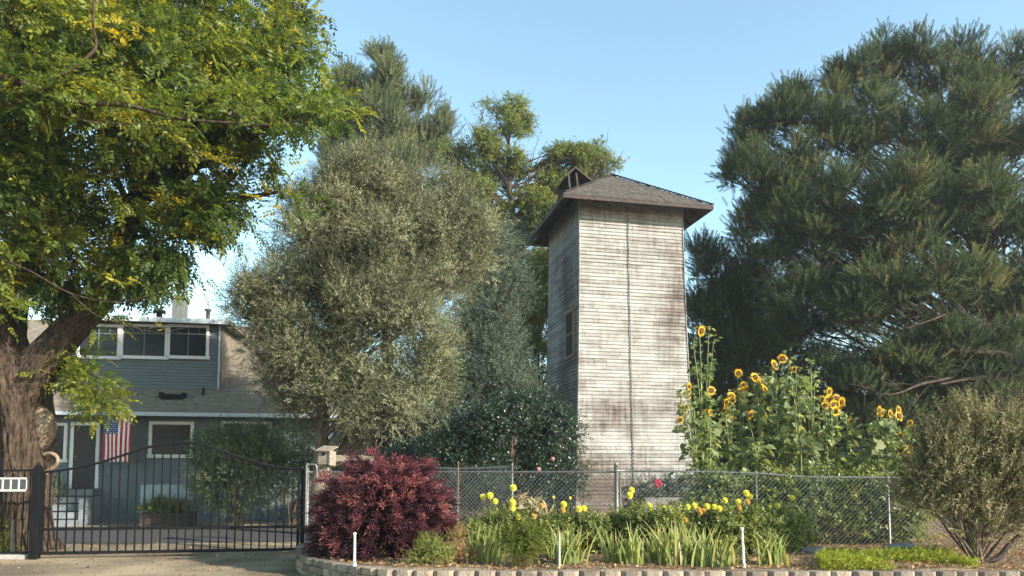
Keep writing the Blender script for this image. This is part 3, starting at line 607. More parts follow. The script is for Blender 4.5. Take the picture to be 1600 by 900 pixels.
for s_ in (.03, GLEN-.03): mb = MB(); mb.box(s_-.025, s_+.025, -.024, .024, zb, gtop(s_)); mb.build('end_stile', M['black'], gate)
npk = 31
for k in range(1, npk):
    s_ = GLEN*k/npk; mb = MB(); mb.box(s_-.0115, s_+.0115, -.0115, .0115, zb, gtop(s_)-.005); mb.build('bar', M['black'], gate)
pp = P(57, 800, 13.5); gp = thing('gate_post', 'thick square black iron post at the left end of the arched gate', 'post', (pp.x, 13.5, 0)); mb = MB()
mb.box(-.07, .07, -.07, .07, -.1, 1.64); mb.build('post', M['black'], gp, bevel=.006)
mb = MB(); mb.box(-.05, .05, -.05, .05, 1.64, 1.68); mb.tube([(0, 0, 1.66), (0, 0, 1.69), (0, 0, 1.73), (0, 0, 1.76)], [.02, .035, .03, .005], 10); mb.build('cap', M['black'], gp)
pp = P(474, 800, 14.27); gp = thing('gate_post', 'slim black iron latch post at the right end of the arched gate', 'post', (pp.x-.02, 14.3, 0)); mb = MB()
mb.box(-.035, .035, -.035, .035, -.1, 1.62); mb.build('post', M['black'], gp, bevel=.004)
mb = MB(); mb.box(-.09, .0, -.05, -.02, .95, 1.05); mb.build('latch', M['black'], gp, bevel=.004)
# left iron fence
x1 = X(50, 13.6); x0 = x1-4.2
lf = thing('iron_fence', 'straight black iron bar fence in front of the big tree trunk', 'fence', (x0, 13.6, 0))
zt_ = P(20, 733.5, 13.6).z; mb = MB(); mb.box(0, x1-x0, -.018, .018, zt_-.035, zt_); mb.box(0, x1-x0, -.018, .018, .09, .125); mb.build('rail', M['black'], lf)
k = x1-x0-.02
while k > 0: mb = MB(); mb.box(k-.007, k+.007, -.007, .007, .1, zt_-.03); mb.build('bar', M['black'], lf); k -= .112
mb = MB(); mb.box(x0, x1+.02, 13.5, 13.72, -.05, .075); tag(mb.build('kerb', M['concrete'], bevel=.015), kind='structure')
# hanging number frame
a = P(-22, 768, 13.5); b = P(42, 746, 13.5)
sg = thing('hanging_sign', 'small white framed plaque of dark squares hanging on the iron fence by a wire', 'sign', (a.x, 13.52, a.z)); L = b.x-a.x; Hh = b.z-a.z
mb = MB(); nt_ = 5
for k in range(nt_+1): xx = L*k/nt_; mb.box(max(0, xx-.014), min(L, xx+.014)+.0, -.02, .02, 0, Hh)
mb.box(0, L, -.022, .018, 0, .04); mb.box(0, L, -.022, .018, Hh-.035, Hh); mb.build('frame', mat_flat('grey_white_paint', (.42, .41, .39), .6), sg)
mb = MB(); mb.box(.02, L-.02, -.006, .006, .02, Hh-.02); mb.build('panel', M['tile'], sg)
c1 = P(8, 746, 13.5)-a; c2 = P(21, 741, 13.5)-a; c3 = P(34, 746, 13.5)-a
mb = MB(); mb.tube([(P(4, 746, 13.5).x-a.x, 0, Hh-.01), (c2.x, 0, Hh+.1), (P(37, 746, 13.5).x-a.x, 0, Hh-.01)], .005, 6); mb.build('hanger', M['galv'], sg)

def chain_fence(name, label, pts, zb, zt, posts, rail=True, group=None, wire=.003, dia=.082):
    """pts: two ends (x,y); zt: function of s -> top height; posts: list of (s, radius, z_top)"""
    a = Vector((*pts[0], 0)); b = Vector((*pts[1], 0)); L = (b-a).length; root = thing(name, label, 'fence', a, math.atan2(b.y-a.y, b.x-a.x), group)
    Hn = 1.6; V = []; F = []
    def seg(s0, z0, s1, z1, y):
        nonlocal V, F
        dx, dz = s1-s0, z1-z0; l_ = math.hypot(dx, dz); px_, pz_ = -dz/l_*wire, dx/l_*wire; o = len(V)
        for s_, z_ in ((s0, z0), (s1, z1)):
            V += [(s_+px_, y, z_+pz_), (s_-px_*.5, y-wire, z_-pz_*.5), (s_-px_*.5, y+wire, z_-pz_*.5)]
        F += [(o, o+1, o+4, o+3), (o+1, o+2, o+5, o+4), (o+2, o, o+3, o+5)]
    k = -int(Hn/dia)
    while k*dia < L:
        for s_ in (1, -1):
            # break the long diagonals so that they follow the dipping top rail
            x0 = k*dia; z0 = zb
            xa, xb = max(0, x0), None
            # clip
            if s_ == 1: pa = (x0, zb); d = 1
            else: pa = (x0+Hn, zb); d = -1
            # parametrised by height
            lo = zb; hi = zt(min(max(pa[0]+d*1.2, 0), L))+.025
            if d == 1:
                lo = max(lo, zb-x0); hi = min(hi, zb+(L-x0))
            else:
                lo = max(lo, zb+(x0+Hn-L)); hi = min(hi, zb+x0+Hn)
            if hi-lo > .03: seg(pa[0]+d*(lo-zb), lo, pa[0]+d*(hi-zb), hi, .003*d)
        k += 1
    me = MB(); me.v = V; me.f = F; me.build('mesh_panel', M['wire'], root)
    if rail:
        mb = MB(); ss = np.linspace(0, L, 24); mb.tube([(s_, 0.01, zt(s_)) for s_ in ss], .017, 8); mb.build('top_rail', M['galv'], root, True)
    for s_, r_, zp in posts:
        mb = MB(); mb.tube([(s_, .02, -.1), (s_, .02, zp), (s_, .02, zp+.012), (s_, .02, zp+.03)], [r_, r_, r_*1.15, r_*.5], 10); mb.build('post', M['galv'], root, True)
        if r_ > .03:
            mb = MB()
            for zz in (zp-.12, zp-.5, zp-.9): mb.tube([(s_, .02, zz), (s_, .02, zz+.025)], r_*1.18, 10)
            mb.build('clamp', M['galv'], root)
    return root
F0 = (X(479, 14.25), 14.25); F1 = (X(963, 13.45), 13.45); F2 = (X(1500, 13.0), 13.0)
L1 = math.dist(F0, F1); L2_ = math.dist(F1, F2)
zz = lambda px, py, Y: P(px, py, Y).z
chain_fence('chain_link_fence', 'left chain link fence run from the gate to the tall post before the tower', (F0, F1), .22, lambda s: zz(700, 737.5, 13.8)+.0*s,
            [(.02, .03, zz(480, 727, 14.2)), (.33*L1*1.52, .024, zz(720, 736, 13.8)), (L1, .038, zz(963, 726, 13.45))])
t2 = np.array([(0, 735.5), (.25, 737), (.42, 739.5), (.5, 743), (.56, 745.5), (.8, 746), (1, 747)])
chain_fence('chain_link_fence', 'right chain link fence run with sagging rail in front of the sunflowers', (F1, F2), .2, lambda s: P(1200, np.interp(s/L2_, t2[:, 0], t2[:, 1]), 13.2).z,
            [(.07, .016, zz(963, 740, 13.4)), (L2_*.415, .02, zz(1184, 738, 13.3)), (L2_*.795, .026, zz(1388, 746, 13.1))])
Fa = (X(640, 16), 16); Fb = (X(800, 15.6), 15.6)
chain_fence('chain_link_fence', 'short rear chain link fence in the shade behind the burgundy shrub', (Fa, Fb), .25, lambda s: zz(720, 729, 15.8)-.04*math.sin(s*1.4), [(0, .022, zz(720, 729, 15.8)), (math.dist(Fa, Fb), .024, zz(800, 726, 15.6))])
# bent pipe frame by the gate
root = thing('pipe_brace', 'bent galvanised pipe loop with slanting brace beside the gate latch post', 'brace', (X(479, 14.2), 14.2, 0))
mb = MB(); t = zz(480, 727, 14.2); sp = spline([(0.0, 0, .1), (0, 0, t-.1), (.03, 0, t), (.13, 0, t+.015), (.19, 0, t-.03), (.2, 0, t-.25)], 5); mb.tube(sp, .02, 8); mb.build('loop', M['galv'], root, True)
mb = MB(); mb.tube([(.22, 0, t-.08), (.5, .05, t-.5), (.8, .1, t-.95)], .02, 8); mb.build('strut', M['galv'], root, True)
p = P(716, 850, 13.6); st_ = thing('rusty_stake', 'thin rusty iron stake beside the chain link post by the burgundy shrub', 'stake', (p.x, 13.6, .2))
mb = MB(); mb.tube([(0, 0, -.1), (.004, 0, .8), (-.012, 0, P(716, 721, 13.6).z-.2)], .013, 6); mb.build('rod', M['rust'], st_)
# white pvc stakes in the bed
for px, pt, pb, Y, lab, lean in ((554, 832, 884, 10.35, 'short white plastic pipe stake in front of the burgundy shrub', -.004), (874, 831, 886, 10.3, 'thin white plastic stake between the small round bush and the leaning iris', .003), (1163, 824, 892, 10.15, 'white plastic stake to the left of the last iris clump', -.02)):
    a = P(px, pb, Y); r_ = thing('plastic_stake', lab, 'stake', (a.x, Y, SOIL-.05)); h = P(px, pt, Y).z-SOIL+.05
    mb = MB(); mb.tube([(0, 0, -.05), (lean, 0, h)], .017 if px != 874 else .011, 10); mb.build('pipe', M['pvc'], r_, True)
    if px != 874: mb = MB(); mb.tube([(0, 0, .04), (0, 0, .12)], .024, 10); mb.tube([(lean, 0, h-.03), (lean, 0, h)], .022, 10); mb.build('fitting', M['pvc'], r_, True)
# birdhouse
a = P(498, 735, 14.9); b = P(521, 700, 14.9)
bh = thing('birdhouse', 'pale wooden birdhouse with round hole and slanted roof on a post behind the gate', 'birdhouse', (a.x+.14, 14.9, a.z+.12), R_(-14))
h = b.z-a.z-.12
mb = MB(); mb.box(-.12, .12, -.1, .12, 0, h-.05); mb.build('box', M['wood'], bh, bevel=.004)
mb = MB(); mb.add([(-.15, -.17, h-.04), (.17, -.17, h-.06), (.17, .2, h+.04), (-.15, .2, h+.06), (-.15, -.17, h-.06), (.17, -.17, h-.08), (.17, .2, h+.02), (-.15, .2, h+.04)], [(0, 1, 2, 3), (7, 6, 5, 4), (0, 4, 5, 1), (1, 5, 6, 2), (2, 6, 7, 3), (3, 7, 4, 0)]); mb.box(.125, .15, -.12, .14, -.02, h-.07); mb.build('roof', M['wood'], bh)
mb = MB(); mb.add([(0, -.104, h*.62)]+[(.035*math.cos(t), -.104, h*.62+.035*math.sin(t)) for t in np.linspace(0, 2*math.pi, 17)[:-1]], [(0, 1+(k+1) % 16, 1+k) for k in range(16)]); mb.build('entrance_hole', M['void'], bh)
mb = MB(); mb.box(-.04, .04, 0, .08, -1.8, 0); mb.build('post', M['wood'], bh)
a = P(518, 721, 15.4); b = P(546, 711, 15.4); mb = MB(); mb.box(a.x, b.x+.5, 15.4, 15.44, a.z, b.z); mb.box(a.x+.3, a.x+.38, 15.44, 15.5, -.1, b.z)
tag(mb.build('timber_rail', M['wood'], bevel=.004), 'weathered timber rail on a post just right of the birdhouse', 'rail')
# raised bed timbers and bench behind the fence
a = P(1008, 792, 17.5); b = P(1098, 777, 17.5); rb = thing('raised_bed', 'pale grey timber raised bed at the foot of the tower', 'raised bed', (a.x, 17.5, SOIL)); L = b.x-a.x
mb = MB(); hh = b.z-SOIL
for k in range(3): mb.box(0, L, 0, .04, hh*k/3+.004, hh*(k+1)/3-.004); mb.box(0, L, 1.0, 1.04, hh*k/3+.004, hh*(k+1)/3-.004); mb.box(0, .04, .04, 1.0, hh*k/3+.004, hh*(k+1)/3-.004); mb.box(L-.04, L, .04, 1.0, hh*k/3+.004, hh*(k+1)/3-.004)
mb.build('timber_boards', M['stone'], rb)
mb = MB(); mb.box(.04, L-.04, .04, 1, 0, hh-.08); mb.build('soil', M['soil'], rb)
a = P(1105, 806, 14.9); b = P(1182, 793, 14.9); mb = MB(); mb.box(a.x, b.x, 14.9, 14.95, a.z, b.z); mb.box(a.x+.05, a.x+.12, 14.95, 15.02, .1, b.z); mb.box(b.x-.12, b.x-.05, 14.95, 15.02, .1, b.z)
tag(mb.build('timber_board', M['rust'], bevel=.004), 'brown timber board behind the right fence under the row of yellow dahlias', 'board')
# flat stones by the ground cover
for px, py, Y, rx, ry, rz, lab in ((1408, 862, 11.9, .28, .2, .1, 'large flat grey stone against the foot of the right fence post'), (1440, 862, 11.7, .26, .16, .07, 'flat brown grey stone lying right of the larger flat stone'), (1270, 855, 12.1, .2, .12, .05, 'small pale stone on the mulch left of the yellow green ground cover')):
    import bmesh
    bm = bmesh.new(); bmesh.ops.create_icosphere(bm, subdivisions=3, radius=1); rn = np.random.default_rng(int(px))
    ph = rn.normal(0, 2, (5, 3))
    for v in bm.verts:
        c = v.co.copy(); k = 1+.12*sum(math.sin(c.dot(Vector(p_))*1.2) for p_ in ph)/2
        v.co = Vector((math.copysign(abs(c.x)**.7, c.x)*rx*k, math.copysign(abs(c.y)**.7, c.y)*ry*k, math.copysign(abs(c.z)**.5, c.z)*rz*(1+.1*math.sin(c.x*5))))
    me = bpy.data.meshes.new('flat_stone'); bm.to_mesh(me); bm.free(); me.materials.append(M['stone']); p = P(px, py, Y)
    o = link(bpy.data.objects.new('flat_stone', me)); o.location = (p.x, Y, SOIL+rz*.7); tag(o, lab, 'stone')

# ================================================================== THE BIG PISTACHE TREE
TB = (X(30, 14.9), 14.9, 0)
pist = thing('pistache_tree', 'huge old pistache tree with furrowed trunk and feathery yellow green leaves overhanging the gate', 'tree', TB)
tb = Vector(TB)
def bark_tube(path, nseg=130, per=22, amp=.05, root_flare=0, seed=0):
    sp = spline(path, per); rn = np.random.default_rng(seed); V = []; n_ = len(sp); d = np.gradient(sp[:, :3], axis=0); ln = np.cumsum(np.linalg.norm(d, axis=1))
    th = np.linspace(0, 2*np.pi, nseg, endpoint=False)
    for i in range(n_):
        t = Vector(d[i]).normalized(); a = t.cross(Vector((0.1, 1, .05))).normalized(); b = t.cross(a).normalized(); r_ = sp[i, 3]; s_ = ln[i]
        w_ = th+.18*np.sin(s_*1.3+th*2)+.1*np.sin(s_*3.1+1)
        rid = np.abs(np.sin(w_*9+1.4*np.sin(s_*2.6+w_*3)+.5*np.sin(s_*7)))**.5*.55+np.abs(np.sin(w_*15+1.9*np.sin(s_*4.7+w_*5)+s_*.6))**.6*.45
        big = .5*np.sin(w_*3+s_*.5)+.4*np.sin(w_*5-s_*.8+1)
        rad = r_+amp*min(1, r_/.35)*(rid-.55)+amp*.9*big*min(1, r_/.5)
        if root_flare: z = sp[i, 2]; rad = rad+root_flare*np.exp(-max(z, 0)/.32)*(.6+.55*np.maximum(0, np.sin(w_*5+.6)))
        for k in range(nseg): V.append(Vector(sp[i, :3])+(a*math.cos(th[k])+b*math.sin(th[k]))*rad[k])
    F = [(i*nseg+k, i*nseg+(k+1) % nseg, (i+1)*nseg+(k+1) % nseg, (i+1)*nseg+k) for i in range(n_-1) for k in range(nseg)]
    return V, F
def TP(px, py, Y, r): p = P(px, py, Y)-tb; return (p.x, p.y, p.z, r)
mb = MB()
mb.add(*bark_tube([(.02, 0, -.15, .56), (0, 0, .5, .52), TP(36, 740, 14.9, .5), TP(36, 650, 14.9, .5), TP(22, 590, 14.9, .56), TP(4, 545, 14.95, .42), TP(8, 480, 15.1, .33), TP(35, 400, 15.3, .3), TP(50, 310, 15.5, .26), TP(40, 180, 15.8, .2), TP(60, 0, 16, .12)], amp=.12, root_flare=.2, seed=1))
mb.add(*bark_tube([TP(15, 660, 14.85, .4), TP(40, 610, 14.75, .38), TP(62, 575, 14.65, .34), TP(100, 528, 14.55, .27), TP(135, 492, 14.5, .25), TP(165, 455, 14.4, .23), TP(185, 400, 14.3, .21), TP(205, 330, 14.2, .19), TP(245, 270, 14.1, .15), TP(300, 205, 14, .11), TP(360, 120, 13.9, .07)], 90, amp=.11, seed=2))
mb.add(*bark_tube([TP(175, 430, 14.35, .14), TP(205, 350, 14.6, .12), TP(240, 290, 14.8, .1), TP(290, 262, 15, .08), TP(340, 255, 15, .05), TP(420, 225, 15, .03)], 24, 8, .01, seed=3))
mb.add(*bark_tube([TP(-10, 560, 14.9, .2), TP(-70, 450, 14.6, .18), TP(-120, 300, 14, .14), TP(-100, 150, 13, .1), TP(-40, 110, 11.5, .08)], 24, 8, .01, seed=4))
# long dark limb that crosses the crown in front
for pts in ([(-40, 110, 11.5, .08), (40, 132, 11, .055), (120, 158, 11, .045), (200, 165, 11, .035), (280, 185, 11, .025), (360, 192, 11, .018), (430, 195, 11, .015), (490, 180, 11, .012), (535, 155, 11, .006)],
            [(45, 133, 11, .04), (95, 118, 11, .035), (130, 95, 11, .03), (150, 72, 11, .025), (146, 40, 11, .02), (148, -20, 11, .015)],
            [(95, 150, 11, .02), (120, 185, 11, .016), (170, 192, 11, .012), (240, 195, 11, .008)], [(230, 175, 11, .012), (262, 205, 11.2, .01), (300, 235, 11.5, .01), (370, 285, 11.5, .007), (430, 305, 11.5, .004)],
            [(355, 192, 11, .012), (370, 172, 11, .009), (378, 160, 11, .004)]):
    sp = spline([TP(*p) for p in pts], 6); mb.tube(sp[:, :3], list(sp[:, 3]), 8)
# drooping bare twigs in front of the trunk
for pts in ([(-60, 370, 9, .014), (0, 403, 9, .012), (50, 425, 9, .01), (110, 458, 9, .009), (180, 472, 9, .006), (240, 460, 9, .005), (300, 448, 9, .003)], [(110, 458, 9, .009), (150, 492, 9, .007), (200, 508, 9, .006), (250, 521, 9, .005), (275, 515, 9, .004), (291, 512, 9, .002)], [(-60, 365, 9, .008), (0, 372, 9, .005), (22, 382, 9, .002)]):
    sp = spline([TP(*p) for p in pts], 6); tw_ = MB(); tw_.tube(sp[:, :3], list(sp[:, 3]), 6); mb.add(tw_.v, tw_.f)
LOB = [LB(60, 40, 12.5, 1.9, 1.6), LB(230, 30, 13, 1.9, 1.5), LB(345, 60, 14, 1.5, 1.5), LB(425, 10, 14.5, .85, 1.0), LB(400, 130, 14, .95, .8), LB(330, 150, 13, 1.3, 1.0), LB(160, 170, 12.2, 1.4, 1.1), LB(40, 190, 12.2, 1.3, 1.2),
       LB(385, 235, 13.8, .85, .6), LB(255, 215, 12.8, .9, .7), LB(60, 310, 12.8, 1.2, .8), LB(120, 290, 13.2, 1.0, .9), LB(140, 385, 14.6, .55, .65), LB(90, 400, 15, .6, .7), LB(245, 385, 14.2, .5, .65), LB(300, 355, 13.5, .55, .65), LB(345, 310, 13.6, .55, .6), LB(435, 300, 13.4, .4, .38), LB(470, 95, 14, .35, .3), LB(480, 30, 14.3, .3, .3),
       LB(470, 175, 12.6, .4, .35), LB(515, 165, 12, .22, .18), LB(20, 420, 13.4, .5, .7), LB(285, 330, 14.5, .5, .5), LB(190, 425, 14, .4, .5),
       LB(100, -120, 13, 2.6, 2), LB(330, -140, 14.5, 2.4, 2), LB(-120, 60, 13, 2.4, 2.2), LB(-150, 260, 13.5, 1.9, 1.6), LB(180, -60, 17, 2.4, 2), LB(50, 120, 16.5, 2.2, 1.8)]  # outer lobes out of view, added for the shade they cast
Lp = [(c-tb, r) for c, r in LOB]; Lq = sublobes(Lp, 5, .42, 5, .6, 0)
V, F, A, cp, ci = foliage(Lq, T_FR, 1650, 14, .3, 101, (.9, 1.5), 1.0, -.35, .5, .45, 1.9, .7, .44, .25, roll=.6, vj=.07)
parts = [(V, F, A)]
rngp = np.random.default_rng(5)
# weeping sprays on the lower rim of the crown
LW = [LB(220, 420, 13.8, .55, .5), LB(265, 410, 13.6, .35, .5), LB(100, 440, 14.3, .6, .5), LB(340, 345, 13.4, .3, .35), LB(300, 300, 13.8, .5, .4)]
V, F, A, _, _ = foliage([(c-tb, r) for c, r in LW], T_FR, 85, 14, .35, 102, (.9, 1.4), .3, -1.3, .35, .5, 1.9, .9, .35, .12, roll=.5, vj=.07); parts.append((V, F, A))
# low sprays in front of the house, sunlight put into their paler leaves
LS = [LB(140, 605, 14.4, .42, .3), LB(160, 632, 14.3, .34, .3), LB(100, 590, 14.6, .35, .3), LB(120, 555, 14.7, .3, .3), LB(100, 500, 15.2, .3, .35), LB(165, 490, 13.9, .22, .45)]
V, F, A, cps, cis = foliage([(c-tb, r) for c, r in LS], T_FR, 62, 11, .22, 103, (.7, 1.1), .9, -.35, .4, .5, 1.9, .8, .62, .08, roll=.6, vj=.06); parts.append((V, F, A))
# leaves along the front twigs, and yellow tips
def at_pts(pts, n, sp_, seed, vm, dirz=-.2, size=(.7, 1.)):
    rn = np.random.default_rng(seed); p = np.repeat(np.array([tuple(P(*q)-tb) for q in pts]), n, 0); p = p+rn.normal(0, sp_, p.shape); d = rn.normal(0, 1, p.shape); d[:, 2] = d[:, 2]*.5+dirz
    return scatter(T_FR[0], p, d, rn.uniform(*size, len(p)), rn, np.full(len(p), vm), .6, .06)
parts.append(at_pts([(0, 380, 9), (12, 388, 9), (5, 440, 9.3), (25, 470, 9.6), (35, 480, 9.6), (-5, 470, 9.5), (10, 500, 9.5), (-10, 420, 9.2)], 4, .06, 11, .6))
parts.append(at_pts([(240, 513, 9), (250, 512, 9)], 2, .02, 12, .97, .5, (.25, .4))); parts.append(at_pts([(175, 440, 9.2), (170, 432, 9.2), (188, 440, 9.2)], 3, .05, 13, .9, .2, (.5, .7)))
parts.append(at_pts([(455, 30, 13), (405, 110, 12.6), (448, 170, 12.6), (345, 250, 12), (350, 245, 12), (165, 25, 11), (210, 50, 11)], 6, .1, 14, .97, 0, (.6, .9)))
parts.append(at_pts([(x_, 160+.08*(x_-300)+random.uniform(-25, 25), 11+random.uniform(-.3, .5)) for x_ in range(60, 545, 7)], 3, .13, 15, .5, -.1, (.9, 1.25)))
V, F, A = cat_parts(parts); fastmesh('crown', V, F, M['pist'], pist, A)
V_, F_, A_2, cp, ci = foliage(Lp, T_FR, 900, 1, .3, 101)
limbs(mb, [TP(205, 330, 14.2, .1)[:3] if p[0].x > tb.x+2.2 else TP(50, 310, 15.5, .1)[:3] for p in LOB], Lp, cp, ci, .075, np.random.default_rng(6), 3)
for j in range(0, len(cps), 3): mb.tube([TP(90, 560, 14.7, 0)[:3], tuple((np.array(TP(90, 560, 14.7, 0)[:3])+cps[j])/2+np.array((0, 0, .08))), tuple(cps[j])], [.014, .009, .004], 4)
mb.build('trunk', M['bark'], pist, True)
# callus stump and the ring of a grown-over branch
V, F = bark_tube([TP(58, 706, 14.8, .08), TP(66, 690, 14.8, .15), TP(71, 672, 14.78, .2), TP(69, 655, 14.78, .18), TP(60, 638, 14.8, .1)], 36, 6, .012, seed=7); c = MB(); c.add(V, F); c.build('cut_stub', M['cut'], pist, True)
c = MB(); sp = spline([TP(70, 710, 14.7, .045), TP(82, 709, 14.65, .04), TP(90, 716, 14.65, .035), TP(87, 727, 14.65, .04), TP(72, 738, 14.7, .05)], 6); c.tube(sp[:, :3], list(sp[:, 3]), 10); c.build('branch_loop', M['cut'], pist, True)

# ================================================================== TREES
def trunk_of(px, Y, pts, z0=0): return [(*P(px, 735, Y).xy, z0-.1, pts[0][2])]+[(*P(a, b, Y), r) for a, b, r in pts]
# large olive
Y = 18.6
OL = [LB(560, 350, Y, 1.3, 1.2), LB(660, 360, Y, 1.3, 1.1), LB(510, 400, Y, 1.2, 1.2), LB(445, 450, Y-.4, 1.05, 1.0), LB(600, 430, Y-.6, 1.5, 1.3), LB(690, 420, Y, 1.0, 1.1), LB(415, 520, Y-.2, .75, .8), LB(480, 540, Y-.6, 1.0, 1.0), LB(570, 540, Y-.9, 1.2, 1.2), LB(650, 520, Y-.6, 1.1, 1.1),
      LB(665, 590, Y-.5, .6, .8), LB(605, 640, Y-1, .65, .8), LB(635, 620, Y-.9, .5, .7), LB(560, 630, Y-1, .5, .6), LB(530, 320, Y, .7, .7), LB(620, 305, Y, .8, .6), LB(440, 600, Y, .55, .6), LB(460, 650, Y+.4, .5, .6), LB(540, 440, Y+1.8, 1.9, 1.9), LB(640, 460, Y+1.6, 1.6, 1.8), LB(510, 620, Y-.8, .6, .8), LB(560, 600, Y-1, .8, .9), LB(700, 350, Y, .7, .7), LB(725, 400, Y, .5, .8), LB(490, 345, Y, .7, .7), LB(700, 320, Y, .75, .6), LB(742, 355, Y, .45, .6), LB(655, 295, Y, .75, .55), LB(600, 285, Y, .7, .55), LB(550, 290, Y, .65, .6), LB(755, 395, Y, .3, .6), LB(395, 470, Y, .5, .6)]
olive = tree('olive_tree', 'big rounded silvery olive tree between the house and the tower', 'tree', (X(505, Y), Y, 0), sublobes(OL, 6, .42, 1, .7), T_OL, M['olive'], M['bark2'], 2600, 22, .27, 201,
     [(X(498, Y), Y, -.1, .22), (*P(500, 720, Y), .17), (*P(505, 650, Y), .15), (*P(495, 600, Y), .15), (*P(520, 520, Y), .13)], .022, every=12, shell=.4, up=.35, rnd=.45, out=.9, size=(.85, 1.25), vmean=.45, vclump=.24)
# feathery upright tips along the olive's top
rn = np.random.default_rng(33); c = Vector(olive.location)
tp = np.array([tuple(P(a+rn.normal(0, 9), b+rn.normal(0, 14), Y+rn.normal(0, .5))-c) for a, b in [(545, 250), (560, 240), (580, 225), (592, 215), (600, 225), (625, 232), (640, 230), (652, 240), (680, 262), (700, 272), (720, 285), (745, 310), (520, 275), (500, 300), (480, 330), (460, 345), (440, 360), (420, 380), (745, 350), (735, 400), (395, 400), (375, 420)] for _ in range(14)])
V, F, A = scatter(T_OL[0], tp, np.stack([rn.normal(0, .3, len(tp)), rn.normal(0, .3, len(tp)), np.ones(len(tp))], 1), rn.uniform(.9, 1.4, len(tp)), rn, np.full(len(tp), .55)); fastmesh('upright_shoots', V, F, M['olive'], olive, A)
# second, greyer olive behind
Y = 24.5
tree('olive_tree', 'darker grey green olive tree just left of the tower, behind the big olive', 'tree', (X(800, Y), Y, 0), [LB(775, 400, Y, .8, 1.0), LB(765, 470, Y, 1.0, 1.2), LB(795, 460, Y, .7, .9), LB(770, 560, Y, 1.1, 1.2), LB(740, 540, Y, 1.0, 1.2), LB(795, 390, Y+.3, .4, .5), LB(720, 620, Y, 1.1, 1.2), LB(790, 620, Y, 1.1, 1)],
     T_OL, M['olive2'], M['bark2'], 900, 20, .38, 211, [(X(800, Y), Y, -.1, .2), (*P(800, 650, Y), .17), (*P(790, 560, Y), .14)], .06, every=3, up=.6, rnd=.4, size=(1, 1.4))
Y = 29
tree('yellow_green_tree', 'narrow yellow green leafy tree against the left side of the tower', 'tree', (X(835, Y), Y, 0), [LB(830, 560, Y, .9, 1.1), LB(845, 500, Y, .7, 1), LB(820, 610, Y, .9, .9), LB(850, 610, Y, .9, .9), LB(840, 420, Y+.5, .8, 1.3), LB(848, 460, Y, .6, 1), LB(810, 500, Y, .7, 1.2)], T_BR, M['yellowleaf'], M['bark2'], 330, 15, .3, 221, [(X(835, Y), Y, -.1, .15), (*P(835, 640, Y), .12)], .05, size=(.7, 1), up=.3)
# broadleaf tree with gaps
Y = 36
EL = [LB(790, 195, Y, 1.2, .8), LB(815, 190, Y, .55, .4), LB(770, 230, Y, 1.0, .9), LB(745, 250, Y, 1.0, .8), LB(790, 260, Y, .9, .8), LB(812, 258, Y, .5, .6), LB(730, 280, Y, .8, .8), LB(760, 300, Y, 1.0, .8), LB(770, 350, Y, 1.0, .9), LB(705, 240, Y, .8, .6),
      LB(860, 265, Y+.5, 1.3, 1.0), LB(900, 260, Y+.5, 1.3, .9), LB(935, 265, Y+1, .9, .7), LB(850, 310, Y, 1.3, 1.0), LB(890, 310, Y+.5, 1.3, 1), LB(840, 350, Y, 1.1, .9), LB(950, 255, Y+1, .5, .4), LB(880, 380, Y+1, 1.5, 1.4), LB(800, 400, Y+1, 1.3, 1.5), LB(830, 290, Y, .7, .6), LB(825, 330, Y, 1, 1), LB(840, 440, Y+1, 1.2, 1.6), LB(830, 520, Y+1, 1.3, 1.6), LB(760, 400, Y+1, 1.3, 1.4), LB(865, 240, Y, .7, .4), LB(915, 240, Y, .8, .4)]
elm = tree('walnut_tree', 'tall open leafy tree with sky gaps rising behind the tower roof', 'tree', (X(815, Y), Y, 0), sublobes(EL, 5, .42, 2, .55)+[LB(a, b, Y+1.2, r_, r_*.8) for a, b, r_ in ((720, 300, .8), (745, 345, 1), (785, 320, .9), (870, 300, 1.1), (905, 290, 1.0), (830, 350, 1.1), (870, 350, 1.1), (710, 265, .6), (755, 205, .4), (800, 175, .35), (822, 200, .3), (780, 280, .7), (930, 275, .7), (715, 350, .9), (790, 370, 1.1))], T_BR, M['elm'], M['bark3'], 1700, 15, .3, 231,
     [(X(815, Y), Y, -.1, .35), (*P(815, 600, Y), .3), (*P(812, 450, Y), .25), (*P(805, 370, Y), .2), (*P(795, 280, Y), .13), (*P(795, 200, Y), .05)], .05, every=5, size=(.9, 1.35), shell=.35, up=0, flat=.7, rnd=.9, vclump=.22)
mb = MB(); c = Vector(elm.location); rn = np.random.default_rng(8)
for a, b in ((735, 190), (700, 200), (955, 235), (940, 230), (845, 215), (720, 215)):
    e = P(a, b, Y)-c; s_ = P(a+(25 if a < 800 else -20), b+70, Y)-c
    for k in range(6):
        q = e+Vector(rn.normal(0, .35, 3)); mm = (q+s_)/2+Vector(rn.normal(0, .12, 3)); mb.tube([s_, mm, q], [.03, .018, .006], 4)
    mb.build('dead_branch', M['bark3'], elm); mb = MB()
